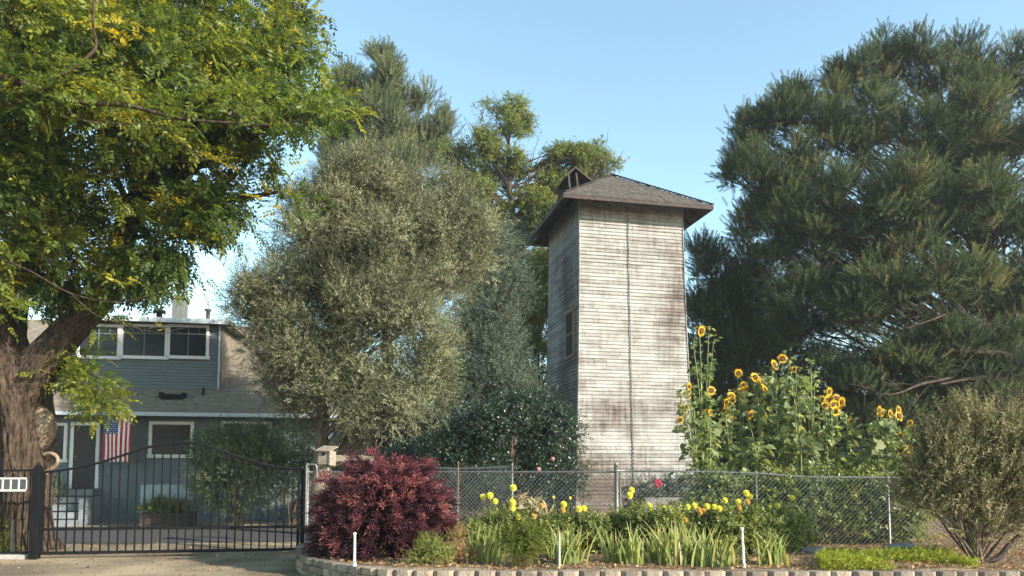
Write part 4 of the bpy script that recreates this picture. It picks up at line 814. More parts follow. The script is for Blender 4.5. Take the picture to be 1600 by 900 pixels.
# tall pine far behind the olive
Y = 46
cd = [LB(600, 105, Y, .75, 1.2), LB(605, 150, Y, 1.3, 1.3), LB(600, 210, Y, 2.0, 1.6), LB(655, 165, Y, .9, 1.3), LB(665, 215, Y, 1.3, 1.5), LB(550, 150, Y, .8, 1.4), LB(545, 200, Y, 1.3, 1.5), LB(690, 200, Y, .7, .9), LB(530, 240, Y, 1.3, 1.3), LB(630, 260, Y, 2.2, 1.8), LB(570, 190, Y, 1.1, 1.6), LB(580, 300, Y, 2.5, 2), LB(560, 400, Y, 3, 3), LB(650, 400, Y, 3, 3)]
tree('pine_tree', 'tall hazy grey green pine far behind the top of the big olive tree', 'tree', (X(605, Y), Y, 0), sublobes(cd, 4, .4, 3, .65, .3), T_PN, M['cedar'], M['bark3'], 1000, 16, .5, 241, [(X(605, Y), Y, -.1, .4), (*P(605, 500, Y), .35), (*P(603, 250, Y), .2), (*P(600, 120, Y), .06)], .08, every=4, up=1.3, rnd=.3, out=.5, size=(1.3, 1.9))
Y = 50
tree('pine_tree', 'second tall pine tip standing left of the hazy pine, beside the pistache leaves', 'tree', (X(548, Y), Y, 0), [LB(548, 135, Y, .5, 1.2), LB(545, 190, Y, 1.1, 1.8), LB(540, 270, Y, 1.6, 2.4)], T_PN, M['pine'], M['bark3'], 220, 14, .45, 245, [(X(548, Y), Y, -.1, .3), (*P(548, 300, Y), .2), (*P(548, 130, Y), .05)], .06, every=5, up=1.3, rnd=.3, out=.5, size=(1.3, 1.8))
# big pine on the right
Y = 29
PI_ = [LB(1400, 110, Y, 1.38, 1.08), LB(1470, 125, Y, 1.56, 1.08), LB(1330, 150, Y-.5, 1.38, 1.16), LB(1540, 130, Y, 1.38, 1.08), LB(1600, 130, Y, 1.48, 1.08), LB(1260, 190, Y-1, 1.20, 0.99), LB(1205, 200, Y-1, 1.02, 0.72), LB(1170, 225, Y-1, 0.74, 0.81), LB(1160, 280, Y-1, 0.56, 0.72), LB(1215, 280, Y-1.5, 1.38, 1.16), LB(1300, 260, Y-1.5, 1.74, 1.43), LB(1400, 220, Y-1.5, 1.94, 1.43), LB(1500, 220, Y-1.5, 1.94, 1.52), LB(1590, 240, Y-1.5, 1.84, 1.52),
       LB(1230, 360, Y-1.5, 1.02, 1.08), LB(1300, 370, Y-2, 1.84, 1.61), LB(1400, 350, Y-2.5, 2.02, 1.61), LB(1510, 350, Y-2.5, 2.02, 1.61), LB(1600, 370, Y-2, 1.84, 1.61), LB(1260, 470, Y-1.5, 1.38, 1.43), LB(1350, 480, Y-2.5, 1.84, 1.52), LB(1450, 460, Y-2.8, 1.66, 1.34), LB(1550, 450, Y-2, 1.48, 1.25), LB(1620, 470, Y-2, 1.28, 1.25), LB(1290, 580, Y-1.5, 1.66, 1.43), LB(1390, 590, Y-2.5, 1.56, 1.25), LB(1350, 660, Y-1.5, 2.02, 1.34), LB(1250, 650, Y-.5, 1.84, 1.43), LB(1440, 640, Y-1.5, 1.48, 1.16), LB(1480, 560, Y-3.2, 1.39, 0.90), LB(1560, 530, Y-3.2, 1.28, 0.56), LB(1590, 590, Y-3.4, 1.07, 0.56), LB(1510, 630, Y-3.2, 1.39, 0.90), LB(1600, 660, Y-3.2, 1.39, 0.90), LB(1540, 690, Y-3, 1.60, 1.01), LB(1420, 700, Y-2, 1.50, 1.01),
       LB(1185, 330, Y-.5, 0.82, 0.81), LB(1220, 420, Y-.5, 1.10, 1.08), LB(1240, 520, Y, 1.38, 1.34), LB(1700, 200, Y, 2.30, 2.24), LB(1720, 380, Y, 2.30, 2.24), LB(1470, 300, Y+1.5, 2.76, 2.69), LB(1340, 400, Y+1.5, 2.76, 3.05), LB(1560, 560, Y+2, 2.20, 2.33)]
pine = tree('pine_tree', 'huge dark bushy pine filling the right side behind the sunflowers', 'tree', (X(1560, Y), Y, 0), sublobes(PI_, 7, .36, 4, .66, .3), T_PN, M['pine'], M['bark3'], 3600, 17, .36, 251,
     [(X(1590, Y), Y, -.1, .5), (*P(1590, 620, Y), .42), (*P(1570, 480, Y), .36), (*P(1520, 330, Y), .26), (*P(1480, 180, Y), .12)], .05, every=12, up=1.0, rnd=.35, out=.7, size=(.8, 1.25), shell=.3, vmean=.46, vclump=.26, flat=.8, vj=.06)
c = Vector(pine.location); rn = np.random.default_rng(61); L_ = []
for l in PI_[:14]:
    for k in range(26):
        a = rn.uniform(-1, 1); d = math.sqrt(max(0, 1-a*a*.8)); L_.append(tuple(l[0]-c+Vector((a*l[1][0], rn.normal(0, .4), d*l[1][2]+rn.uniform(-.3, .25)))))
L_ = np.array(L_); dr = np.stack([rn.normal(0, .22, len(L_)), rn.normal(0, .2, len(L_)), np.ones(len(L_))], 1)
V, F, A = scatter(t_needles(30, .5, .12, .014, 3), L_, dr, rn.uniform(.8, 1.4, len(L_)), rn, np.full(len(L_), .7)); fastmesh('upright_shoots', V, F, M['pine'], pine, A)
mb = MB()
for pts in ([(1600, 520, 26, .12), (1545, 508, 25.6, .1), (1490, 510, 25.4, .05)], [(1620, 575, 25.5, .14), (1560, 553, 25.2, .12), (1480, 548, 25, .05)], [(1610, 600, 25.5, .1), (1540, 590, 25.2, .08), (1470, 600, 25, .03)], [(1610, 615, 25.5, .07), (1550, 622, 25, .06), (1470, 632, 24.8, .02)],
            [(1490, 590, 24.4, .05), (1440, 600, 24.2, .05), (1400, 615, 24, .03), (1360, 612, 24, .015), (1335, 590, 24, .01)], [(1420, 512, 24, .02), (1455, 500, 24, .03), (1480, 490, 24.2, .02)], [(1500, 640, 25, .03), (1560, 600, 25, .03), (1600, 560, 25, .03)]):
    sp = spline([(*(P(a, b, y_)-c), r_) for a, b, y_, r_ in pts], 5); mb.tube(sp[:, :3], list(sp[:, 3]), 7)
    for k in range(14):
        i = rn.integers(0, len(sp)); s_ = Vector(sp[i, :3]); e = s_+Vector((rn.normal(-.4, .5), rn.normal(0, .4), rn.normal(.1, .4))); mb.tube([s_, (s_+e)/2+Vector((0, 0, .08)), e], [.02, .012, .004], 4)
mb.build('bare_branch', M['bark3'], pine, True)
# smaller conifers between tower and big pine
Y = 31
tree('pine_tree', 'small dark pine rising just right of the tower', 'tree', (X(1115, Y), Y, 0), [LB(1098, 410, Y, .5, .8), LB(1120, 425, Y, .7, .8), LB(1130, 480, Y, 1.1, 1.2), LB(1100, 500, Y, 1.1, 1.3), LB(1140, 560, Y, 1.5, 1.5), LB(1090, 600, Y, 1.4, 1.6), LB(1130, 660, Y, 2, 1.6)], T_PN, M['pine'], M['bark3'], 420, 16, .5, 261, [(X(1115, Y), Y, -.1, .3), (*P(1115, 560, Y), .2), (*P(1112, 430, Y), .08)], .07, every=4, up=1, rnd=.35, out=.6, size=(.9, 1.4), vmean=.3)
Y = 33
tree('pine_tree', 'slender dark pine tip in the gap left of the huge pine', 'tree', (X(1175, Y), Y, 0), [LB(1166, 370, Y, .4, .9), LB(1172, 420, Y, .8, 1.2), LB(1185, 480, Y, 1.4, 1.6), LB(1190, 570, Y, 2, 2), LB(1190, 660, Y, 2.2, 1.8)], T_PN, M['pine'], M['bark3'], 420, 16, .5, 265, [(X(1175, Y), Y, -.1, .3), (*P(1175, 560, Y), .2), (*P(1168, 380, Y), .05)], .07, every=4, up=1, rnd=.35, out=.6, size=(.9, 1.4), vmean=.3)
BG = [(720, 42, 6.2, 'dark evergreen tree in shade behind the two olive trees'), (850, 44, 6.8, 'dark evergreen tree behind the left side of the tower'), (460, 40, 6.0, 'dark evergreen tree behind the left of the big olive'), (600, 41, 6.6, 'dark evergreen tree behind the middle of the big olive'), (1120, 40, 6.2, 'dark evergreen tree behind the small pine right of the tower'), (1260, 39, 7.0, 'dark evergreen tree behind the tall sunflowers'), (1400, 38, 7.4, 'dark evergreen tree behind the right sunflowers'), (1560, 38, 7.2, 'dark evergreen tree behind the grey green shrub')]
for k, (px, Y, h, lab) in enumerate(BG):
    x = X(px, Y); ls = [(Vector((x+dx, Y, z)), (rx, rx*.8, rz)) for dx, z, rx, rz in ((0, h*.62, 2.3, h*.34), (-1.7, h*.42, 1.8, h*.36), (1.7, h*.42, 1.8, h*.36), (0, h*.25, 2.6, h*.3))]
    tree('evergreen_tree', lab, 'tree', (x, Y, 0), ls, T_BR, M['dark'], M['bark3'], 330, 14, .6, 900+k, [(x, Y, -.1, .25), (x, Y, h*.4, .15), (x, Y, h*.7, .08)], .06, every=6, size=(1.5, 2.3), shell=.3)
# far wood closing the view at ground level
rn = np.random.default_rng(77); n = 3000
wx = rn.uniform(-52, 60, n); wy_ = rn.uniform(54, 62, n); wzv = rn.uniform(0, 1, n)**.8*(5.2+1.5*np.sin(wx*.3)+np.sin(wx*1.1)); wzv = np.where(wx < -24, wzv*.35, wzv)
rep = np.repeat(np.arange(n), 9); p = np.stack([wx, wy_, wzv], 1)[rep]+rn.normal(0, .5, (n*9, 3)); p[:, 2] = np.maximum(p[:, 2], 0)
V, F, A = scatter(T_BR[0], p, rn.normal(0, 1, p.shape)+np.array([0, -.5, .4]), rn.uniform(2, 3, len(p)), rn, np.repeat(rn.uniform(.1, .8, n), 9))
tag(fastmesh('distant_wood', V, F, M['dark'], None, A), 'dark green far-off wood closing the view between the trees', 'wood', kind='stuff')

# ================================================================== SHRUBS
def shrub(name, label, px, py, Y, lobes, T, mat, n, m, cr, seed, stemmat=None, group=None, base=None, nstem=7, sr=.012, **kw):
    p = P(px, py, Y); b = (p.x, Y, base if base is not None else SOIL-.03); root = thing(name, label, 'shrub', b, 0, group)
    L2 = [(Vector(c_)-Vector(b), r_) for c_, r_ in lobes]; V, F, A, cp_, ci_ = foliage(L2, T, n, m, cr, seed, zmin=.02, **kw); fastmesh('foliage', V, F, mat, root, A)
    mb = MB(); rn = np.random.default_rng(seed)
    for j in rn.choice(len(cp_), min(len(cp_), nstem), False):
        q = Vector(cp_[j]); s_ = Vector((rn.normal(0, .05), rn.normal(0, .05), 0)); mm = (s_+q)/2; mm.z = q.z*.6; mm.x *= .8; sp = spline([(*s_, sr), (*mm, sr*.7), (*q, sr*.25)], 3); mb.tube(sp[:, :3], list(sp[:, 3]), 5)
    mb.build('stems', stemmat or M['twig'], root); return root
# dark camellia mass left of tower
Y = 19.5
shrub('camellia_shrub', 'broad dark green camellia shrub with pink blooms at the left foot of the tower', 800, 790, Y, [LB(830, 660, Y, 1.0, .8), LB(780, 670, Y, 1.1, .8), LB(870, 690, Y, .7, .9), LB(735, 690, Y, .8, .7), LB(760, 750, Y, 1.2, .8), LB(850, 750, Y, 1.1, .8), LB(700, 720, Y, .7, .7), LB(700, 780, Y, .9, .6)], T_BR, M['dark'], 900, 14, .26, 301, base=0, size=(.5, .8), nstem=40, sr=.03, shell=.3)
rt = bpy.data.objects['camellia_shrub']; rn = np.random.default_rng(4)
def petals(n, R, L, Wd, cup, seed, rings=1):
    """blossom of radial petal quads facing +Z"""
    r = np.random.default_rng(seed); q = []
    for k in range(rings):
        m_ = max(5, int(n*(1-.25*k)));
        for i in range(m_):
            t = 2*math.pi*(i+.5*k)/m_+r.normal(0, .06); up_ = cup+k*.5
            d = np.array([math.cos(t)*math.cos(up_), math.sin(t)*math.cos(up_), math.sin(up_)+r.normal(0, .06)]); b = np.array([math.cos(t), math.sin(t), 0])*R*(1-.3*k)+np.array([0, 0, .01*k])
            q.append(leaf_quad(b, d, (-math.sin(t), math.cos(t), 0), L*r.uniform(.85, 1.1), Wd, .05))
    return tmpl(q)
def ball(R, n, Wd, seed):
    r = np.random.default_rng(seed); q = []
    for i in range(n):
        z = 1-2*(i+.5)/n; 
        if z < -.75: continue
        t = i*2.39996; s_ = math.sqrt(1-z*z); d = np.array([s_*math.cos(t), s_*math.sin(t), z]); tan = np.array([-math.sin(t), math.cos(t), 0])
        q.append(leaf_quad(d*R*.45, d+np.array([0, 0, .25])+r.normal(0, .08, 3), tan, R*.62, Wd, .1))
    for i in range(6):
        for j in range(10):
            f_ = lambda a_, b_: np.array([math.sin(a_)*math.cos(b_), math.sin(a_)*math.sin(b_), math.cos(a_)])*R*.78
            a0, a1, b0_, b1_ = math.pi*i/7+.02, math.pi*(i+1)/7, 2*math.pi*j/10, 2*math.pi*(j+1)/10; q.append([f_(a0, b0_), f_(a1, b0_), f_(a1, b1_), f_(a0, b1_)])
    return tmpl(q)
def place(T, p, d, s_=1., seed=0, name='flower', mat=None, parent=None, vm=.5):
    rn_ = np.random.default_rng(seed); tV, tF = T
    # templates face +Z: map Z to d
    d = Vector(d).normalized(); Q = d.to_track_quat('Z', 'Y').to_matrix(); V = (tV*s_) @ np.array(Q).T+np.array(p)
    return fastmesh(name, V, tF, mat, parent, np.clip(rn_.normal(vm, .2, len(tF)), 0, 1))
TB_ = ball(.055, 26, .03, 1)
for k, (a, b, y_) in enumerate(((864, 717, 18.4), (842, 733, 18.3))):
    place(TB_, P(a, b, y_)-rt.location, (.3, -1, .4), 1.0, k, 'flower', M['pinkp'], rt)
# house shrubs
Y = 20.2
shrub('hedge_shrub', 'clipped domed green shrub beside the driveway in front of the house window', 370, 812, Y, [LB(345, 705, Y, .8, .6), LB(390, 700, Y, .9, .6), LB(335, 750, Y, .6, .8), LB(380, 755, Y, 1.1, .8), LB(425, 740, Y, .8, .8), LB(410, 710, Y, .5, .4)], T_SM, M['hedge'], 700, 12, .2, 311, base=0, size=(1, 1.5), nstem=20, sr=.02, shell=.25)
Y = 21.5
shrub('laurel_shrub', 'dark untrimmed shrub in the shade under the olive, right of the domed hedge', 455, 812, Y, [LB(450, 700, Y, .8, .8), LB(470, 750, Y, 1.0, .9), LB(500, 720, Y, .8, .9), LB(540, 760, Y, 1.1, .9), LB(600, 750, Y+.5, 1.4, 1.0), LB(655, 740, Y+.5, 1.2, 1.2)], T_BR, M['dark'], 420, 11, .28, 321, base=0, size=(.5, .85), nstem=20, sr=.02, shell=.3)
Y = 22
shrub('grass_clump', 'small green bush behind the trunk beside the porch steps', 85, 812, Y, [LB(84, 775, Y, .25, .5)], T_BR, M['hedge'], 30, 9, .15, 322, base=0, size=(.5, .8))
# burgundy loropetalum: arching sprays
Y = 12.1; b0 = Vector((X(602, Y), Y, SOIL-.03)); root = thing('burgundy_shrub', 'large round burgundy leaved shrub on the corner of the block wall beside the gate', 'shrub', b0)
rn = np.random.default_rng(331); mb = MB(); pp_ = []; dd = []; vv = []
for k in range(900):
    t = rn.uniform(0, 2*math.pi); el = math.asin(rn.uniform(-.05, 1)); ln = rn.uniform(.75, 1.05)
    e = Vector((math.cos(t)*math.cos(el)*.98*ln, math.sin(t)*math.cos(el)*.9*ln, max(.1, math.sin(el)*1.3*ln+.12+rn.normal(0, .05))))
    s_ = Vector((rn.normal(0, .08), rn.normal(0, .08), 0)); mid = Vector((e.x*.45, e.y*.45, e.z*.75+.12)); 
    if rn.random() < .2: e = e*rn.uniform(1.04, 1.17)
    tipd = Vector((math.cos(t)*.16, math.sin(t)*.16, -.06+.12*math.sin(el))); sp = spline([tuple(s_), tuple(mid), tuple(e), tuple(e+tipd)], 7)
    mb.tube([tuple(q) for q in sp[::3]], list(np.linspace(.008, .0015, len(sp[::3]))), 3, False)
    cv = np.clip(rn.normal(.36+.22*math.sin(el), .2), 0, 1)  # higher sprays get paler leaves, sunlight put into the colour
    for i in range(9, len(sp)):
        for _ in range(3):
            dv = sp[i]-sp[i-1]; pp_.append(sp[i]+rn.normal(0, .018, 3)); dd.append(dv/np.linalg.norm(dv)+rn.normal(0, .22, 3)+np.array([.08, 0, .12])); vv.append(cv+(.15 if i > len(sp)-4 else 0))  # spray tips paler again, sunlight in the leaf colour
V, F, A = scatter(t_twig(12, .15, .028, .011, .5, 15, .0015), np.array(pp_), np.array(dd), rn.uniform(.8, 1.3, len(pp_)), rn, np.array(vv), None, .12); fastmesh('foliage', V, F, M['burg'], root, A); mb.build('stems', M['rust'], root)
# grey-green shrub on the right with V-shaped stems
Y = 10.9; b0 = (X(1525, Y), Y, SOIL-.03)
GRL = [LB(1470, 700, Y, .38, .42), LB(1450, 740, Y, .35, .35), LB(1500, 700, Y, .4, .4), LB(1540, 690, Y, .4, .4), LB(1585, 730, Y, .42, .42), LB(1620, 730, Y, .5, .5), LB(1500, 760, Y, .5, .4), LB(1560, 770, Y, .5, .4), LB(1620, 790, Y, .4, .35), LB(1480, 800, Y, .3, .22), LB(1540, 820, Y, .35, .25), LB(1435, 780, Y, .28, .25), LB(1600, 830, Y, .3, .2)]
r_ = shrub('desert_willow_shrub', 'grey green wispy upright shrub with V shaped woody stems at the right edge', 1525, 880, Y, sublobes(GRL, 5, .4, 6, .6, .3), [t_twig(14, .26, .045, .018, .7, 22), t_twig(16, .3, .042, .017, .7, 23)], M['greyleaf'], 520, 9, .11, 341, size=(.7, 1.45), up=1.7, rnd=.45, nstem=60, sr=.012, shell=.4, vclump=.15)
c_ = Vector(r_.location); mb = MB()
for a, b in ((1455, 790), (1470, 760), (1480, 720), (1500, 800), (1520, 740), (1540, 800), (1560, 790), (1585, 815), (1490, 830)):
    e = P(a, b, Y)-c_; sp = spline([(rn.normal(0, .04), rn.normal(0, .04), 0, .028), (*(e*.5+Vector((0, 0, -.05))), .018), (*e, .008)], 5); mb.tube(sp[:, :3], list(sp[:, 3]), 7)
sp = spline([(.05, 0, .03, .04), (.3, -.05, .1, .045), (.45, -.05, .27, .035), (.62, -.05, .42, .03)], 5); mb.tube(sp[:, :3], list(sp[:, 3]), 8)
mb.build('main_stems', M['bark3'], r_, True)
Y = 20
shrub('brown_brush', 'brown twiggy dry brush in the shade behind the grey green shrub', 1585, 800, Y, [LB(1585, 680, Y, .7, .9), LB(1540, 700, Y, .7, .7), LB(1620, 700, Y, .9, 1.0), LB(1560, 760, Y, 1, .6), LB(1500, 740, Y, .7, .7)], T_SM, M['brush'], 330, 12, .3, 351, size=(1.3, 2), up=.8, nstem=60, sr=.015)
Y = 19
shrub('laurel_shrub', 'dark evergreen shrub in deep shade behind the right sunflowers', 1400, 800, Y, [LB(1400, 740, Y, .9, .8), LB(1340, 750, Y+1, 1, .9), LB(1450, 750, Y, .8, .7), LB(1260, 750, Y+2, 1.3, .9)], T_BR, M['dark'], 260, 11, .26, 356, size=(.5, .85), nstem=20)
# rose shrub below the tower
Y = 18
r_ = shrub('rose_bush', 'low dark rose bush with red blooms against the base of the tower', 1045, 800, Y, [LB(1015, 770, Y, .45, .35), LB(1050, 770, Y, .5, .35), LB(1080, 768, Y, .4, .35), LB(985, 780, Y, .4, .35)], T_BR, M['dark'], 130, 10, .16, 361, size=(.35, .6), nstem=20)
for k, (a, b) in enumerate(((1025, 753), (1029, 751), (1032, 756), (1027, 759))): place(TB_, P(a, b, 17.5)-r_.location, (.3, -1, .3), 1., k, 'flower', M['rosep'], r_)
# small shrubs at the front of the bed
Y = 10.45
shrub('boxwood_bush', 'small round olive green bush between two iris clumps at the wall', 822, 886, Y, [LB(810, 850, Y, .2, .17), LB(838, 848, Y, .19, .17), LB(823, 862, Y, .24, .17), LB(825, 835, Y, .16, .1)], T_SM, M['yellowleaf'], 240, 9, .07, 371, size=(.4, .65), nstem=20, sr=.005, vmean=.15)
shrub('small_green_bush', 'low pale green weed bush at the right foot of the burgundy shrub', 676, 886, Y, [LB(672, 858, Y, .17, .16), LB(690, 868, Y, .13, .1), LB(655, 868, Y, .1, .09)], T_SM, M['gardenleaf'], 90, 9, .07, 372, size=(.45, .7), nstem=14, sr=.004, vmean=.6)
shrub('dry_weed_tuft', 'straw coloured dry weed tuft between the burgundy shrub and the first iris', 712, 882, Y+.3, [LB(712, 850, Y+.3, .14, .2), LB(726, 868, Y+.3, .13, .1), LB(700, 868, Y+.3, .1, .1)], T_SM, M['dry'], 70, 8, .07, 373, size=(.4, .7), nstem=14, sr=.003, up=1)
shrub('dry_weed_tuft', 'pale dead weed tuft in the shade at the left foot of the burgundy shrub', 516, 868, 11.5, [LB(510, 852, 11.5, .13, .1), LB(520, 840, 11.5, .07, .1)], T_SM, M['dry'], 30, 8, .06, 374, size=(.4, .7), nstem=8, sr=.003, up=1)
Y = 14.25
shrub('moss_mound', 'bright yellow green leafy mound behind the iron fence left of the trunk', -10, 870, Y, [LB(-15, 850, Y, .42, .5), LB(5, 870, Y, .3, .3), LB(-60, 860, Y, .6, .5)], T_SM, M['cover'], 260, 9, .08, 375, base=-.02, size=(.4, .6), nstem=6, sr=.004, vmean=.8)
p = P(19, 872, 13.9); so_ = thing('wooden_stake', 'short brown wooden stake leaning behind the iron fence beside the yellow green mound', 'stake', (p.x, 13.9, 0)); mb = MB(); mb.beam((0, 0, -.1), (-.02, 0, P(19, 812, 13.9).z), .045, .03); mb.build('rod', M['wood'], so_)

# ---- iris clumps
def iris(px, Y, w_, h, n, seed, label, lean=0):
    p = P(px, 800, Y); root = thing('iris_plant', label, 'plant', (p.x, Y, SOIL-.02), 0, 'iris clumps along the block wall'); r = np.random.default_rng(seed); V = []; F = []; A = []
    for k in range(n):
        bx, by = r.normal(0, w_*.35), r.normal(0, .1); t = r.uniform(0, 2*math.pi); hh = h*r.uniform(.55, 1.08); sp_ = abs(r.normal(0, .3))+.05; dx, dy = math.cos(t)*sp_+bx*.5+lean, math.sin(t)*sp_*.7; wd = r.uniform(.011, .02); q = 6; droop = r.random() < .32
        fx = np.array([math.cos(t+1.5), math.sin(t+1.5)]) if r.random() < .5 else np.array([1, 0.2])
        for i in range(q+1):
            s_ = i/q; z = hh*(s_-(.55*s_**3 if droop else .16*s_**2)); x = bx+dx*hh*s_**1.6; y = by+dy*hh*s_**1.6; w2 = wd*(1-s_**2.5)+.001
            V += [(x-fx[0]*w2, y-fx[1]*w2, z), (x+fx[0]*w2, y+fx[1]*w2, z)]
            if i: o = len(V)-4; F.append((o, o+1, o+3, o+2)); A.append(0)
        A[-q:] = list(np.clip(np.full(q, r.normal(.5, .25)), 0, 1)) if r.random() > .1 else [1.0]*q
    fastmesh('blades', np.array(V), np.array(F), M['iris'], root, A); return root
IR = [(756, 10.9, .3, .7, 42, 'first iris clump right of the chain link post, below three yellow dahlias', 0), (776, 11.3, .25, .62, 28, 'thin iris clump just left of the small round bush', 0), (888, 10.6, .3, .68, 60, 'large iris clump leaning right behind the thin white stake', .25), (868, 11.2, .3, .6, 26, 'upright iris clump between the round bush and the leaning iris', 0),
      (955, 10.8, .2, .68, 18, 'sparse iris clump left of the tall fence post', 0), (984, 10.6, .28, .72, 48, 'iris clump in front of the tall fence post with a few orange dry blades', .05), (1022, 11, .25, .66, 36, 'iris clump just right of the tall fence post', 0), (1050, 10.6, .3, .78, 54, 'tallest iris clump below the middle of the tower', 0), (1082, 11.0, .25, .72, 36, 'narrow iris clump between the tallest one and the pair by the stake', 0),
      (1105, 10.5, .3, .7, 52, 'broad iris clump left of the white plastic stake', .05), (1130, 10.4, .25, .6, 36, 'iris clump with drooping blades touching the white plastic stake', .3), (1205, 10.5, .32, .62, 62, 'last iris clump on the right beside the bare mulch', 0)]
for k, (px, Y, w_, h, n, lab, ln) in enumerate(IR): iris(px, Y, w_, h, n, 400+k, lab, ln)

# ---- dahlias
DA = [('dahlia with three pale yellow balls right of the burgundy shrub', 765, [(755, 777, 0), (766, 774, 0), (774, 783, 0)]),
      ('tallest dahlia left of the tower, one yellow ball high above two more', 802, [(802, 762, 0), (801, 785, 0), (801, 794, 0)]), ('short dahlia with one round yellow bloom above the small round bush', 812, [(810, 808, 0)]),
      ('dahlia with two orange faded blooms in front of the dark camellia', 838, [(847, 790, 1), (835, 807, 1)]), ('dahlia with a closed bud and a yellow and an orange bloom', 878, [(865, 777, 2), (881, 788, 0), (880, 797, 1), (891, 778, 2)]),
      ('dahlia with a touching pair of yellow balls before the tower corner', 909, [(905, 795, 0), (913, 794, 0)]), ('dahlia with two yellow balls one over the other right of the tall fence post', 987, [(987, 766, 0), (984, 774, 0)]),
      ('dahlia with two pale yellow blooms stacked low before the raised bed', 1016, [(1015, 790, 0), (1018, 799, 0)]), ('dahlia with three small blooms, one of them orange, under the raised bed', 1043, [(1038, 795, 0), (1048, 796, 0), (1045, 801, 1)]),
      ('low dahlia with one yellow and one orange bloom near the iris tips', 1067, [(1064, 811, 0), (1071, 812, 1)]), ('dahlia with two big yellow balls at the left end of the crowded row', 1080, [(1075, 792, 0), (1085, 790, 0)]),
      ('dahlia with faded orange blooms in the crowded row', 1098, [(1092, 796, 1), (1100, 798, 1), (1105, 791, 0), (1094, 801, 1)]), ('dahlia with three yellow balls in the crowded row', 1122, [(1116, 792, 0), (1124, 795, 0), (1132, 795, 0)]),
      ('dahlia with one large yellow ball and one higher at the right end of the row', 1139, [(1143, 794, 0), (1133, 782, 0)]), ('dahlia with a yellow bloom over a drooping orange one above the white stake', 1155, [(1154, 785, 0), (1155, 793, 1), (1157, 799, 1)]),
      ('dahlia with three stacked blooms ending in a big orange one', 1169, [(1166, 771, 0), (1172, 776, 0), (1168, 784, 1)]), ('dahlia with a pale yellow bloom beside a half open one above the last iris', 1209, [(1215, 790, 0), (1203, 791, 2), (1210, 775, 2)]), ('dahlia with a single yellow bloom highest on the right', 1238, [(1238, 778, 0)])]
TBL = [ball(.047, 60, .022, s_) for s_ in (1, 2)]
for k, (lab, px, fl) in enumerate(DA):
    Y = 12.3+.25*math.sin(k*2.3); p = P(px, 800, Y); r = np.random.default_rng(500+k); b = Vector((p.x, Y, SOIL-.03)); root = thing('dahlia_plant', lab, 'plant', b, 0, 'yellow dahlias in the flower bed'); mb = MB()
    ft = []
    for (a, c_, ty) in fl:
        q = P(a, c_, 11.95-r.uniform(0, .25)); l_ = q-b; ft.append(l_); sp = spline([(rn.normal(0, .03), rn.normal(0, .03), 0, .007), (l_.x*.5, l_.y*.5, l_.z*.55, .006), (l_.x, l_.y+.02, l_.z-.03, .004)], 4); mb.tube(sp[:, :3], list(sp[:, 3]), 5)
    mb.build('stems', M['stem'], root)
    zt = min(.62, max(f.z for f in ft)*.85); lob = [(Vector((0, 0, zt*.35)), (.24, .2, zt*.4)), (Vector((r.normal(0, .08), 0, zt*.75)), (.18, .16, zt*.3))]
    V, F, A, _, _ = foliage(lob, T_BR, 42, 9, .12, 520+k, (.45, .75), .6, .5, .5, .5, .02); fastmesh('foliage', V, F, M['gardenleaf'], root, A)
    for j, (f, (a, c_, ty)) in enumerate(zip(ft, fl)):
        place(TBL[j % 2], f, (.25+r.normal(0, .2), -1, .35), (1.12*r.uniform(.9, 1.1), .95, .55)[ty], j, 'flower', M[('dahl', 'dahlo', 'dahl')[ty]], root)
# pale artichoke-like plant
shrub('silver_leaf_plant', 'silvery large leaved plant between the dahlias in front of the camellia', 830, 850, 12.6, [LB(825, 800, 12.6, .22, .12), LB(845, 808, 12.6, .16, .12), LB(812, 800, 12.6, .14, .1)], [t_twig(6, .2, .2, .06, .9, 21)], M['greyleaf'], 26, 4, .1, 561, size=(.6, 1), nstem=8, sr=.008, vmean=.75)
# leafy filler plants of the border
FL = [(930, 'leafy bed plant with broad leaves in front of the tower corner', .5), (965, 'leafy bed plant at the foot of the tall fence post', .55), (1000, 'bushy bed plant right of the tall fence post', .62), (1035, 'bushy bed plant under the raised bed', .62), (1070, 'bushy bed plant left of the crowded dahlia row', .6), (1105, 'bushy bed plant under the orange dahlias', .6), (1140, 'bushy bed plant behind the white plastic stake', .6), (1180, 'bushy bed plant behind the last iris clump', .62), (1220, 'bushy bed plant at the right end of the dahlias', .55), (790, 'bushy bed plant behind the first irises', .5), (745, 'leafy bed plant beside the chain link post left of the dahlias', .42), (860, 'leafy bed plant behind the round bush', .45), (900, 'leafy bed plant behind the leaning iris clump', .42)]
for k, (px, lab, h) in enumerate(FL):
    Y = 12.0+.3*math.sin(k*1.7); c_ = P(px, 800, Y); z0 = SOIL
    shrub('bed_plant', lab, px, 850, Y, [(Vector((c_.x, Y, z0+h*.45)), (.26, .22, h*.45)), (Vector((c_.x+.1*math.sin(k*3), Y, z0+h*.8)), (.2, .2, h*.22))], T_BR, M['gardenleaf'], 70, 9, .13, 580+k, size=(.4, .7), nstem=10, sr=.005, up=.6, group='leafy plants of the flower bed', stemmat=M['stem'])

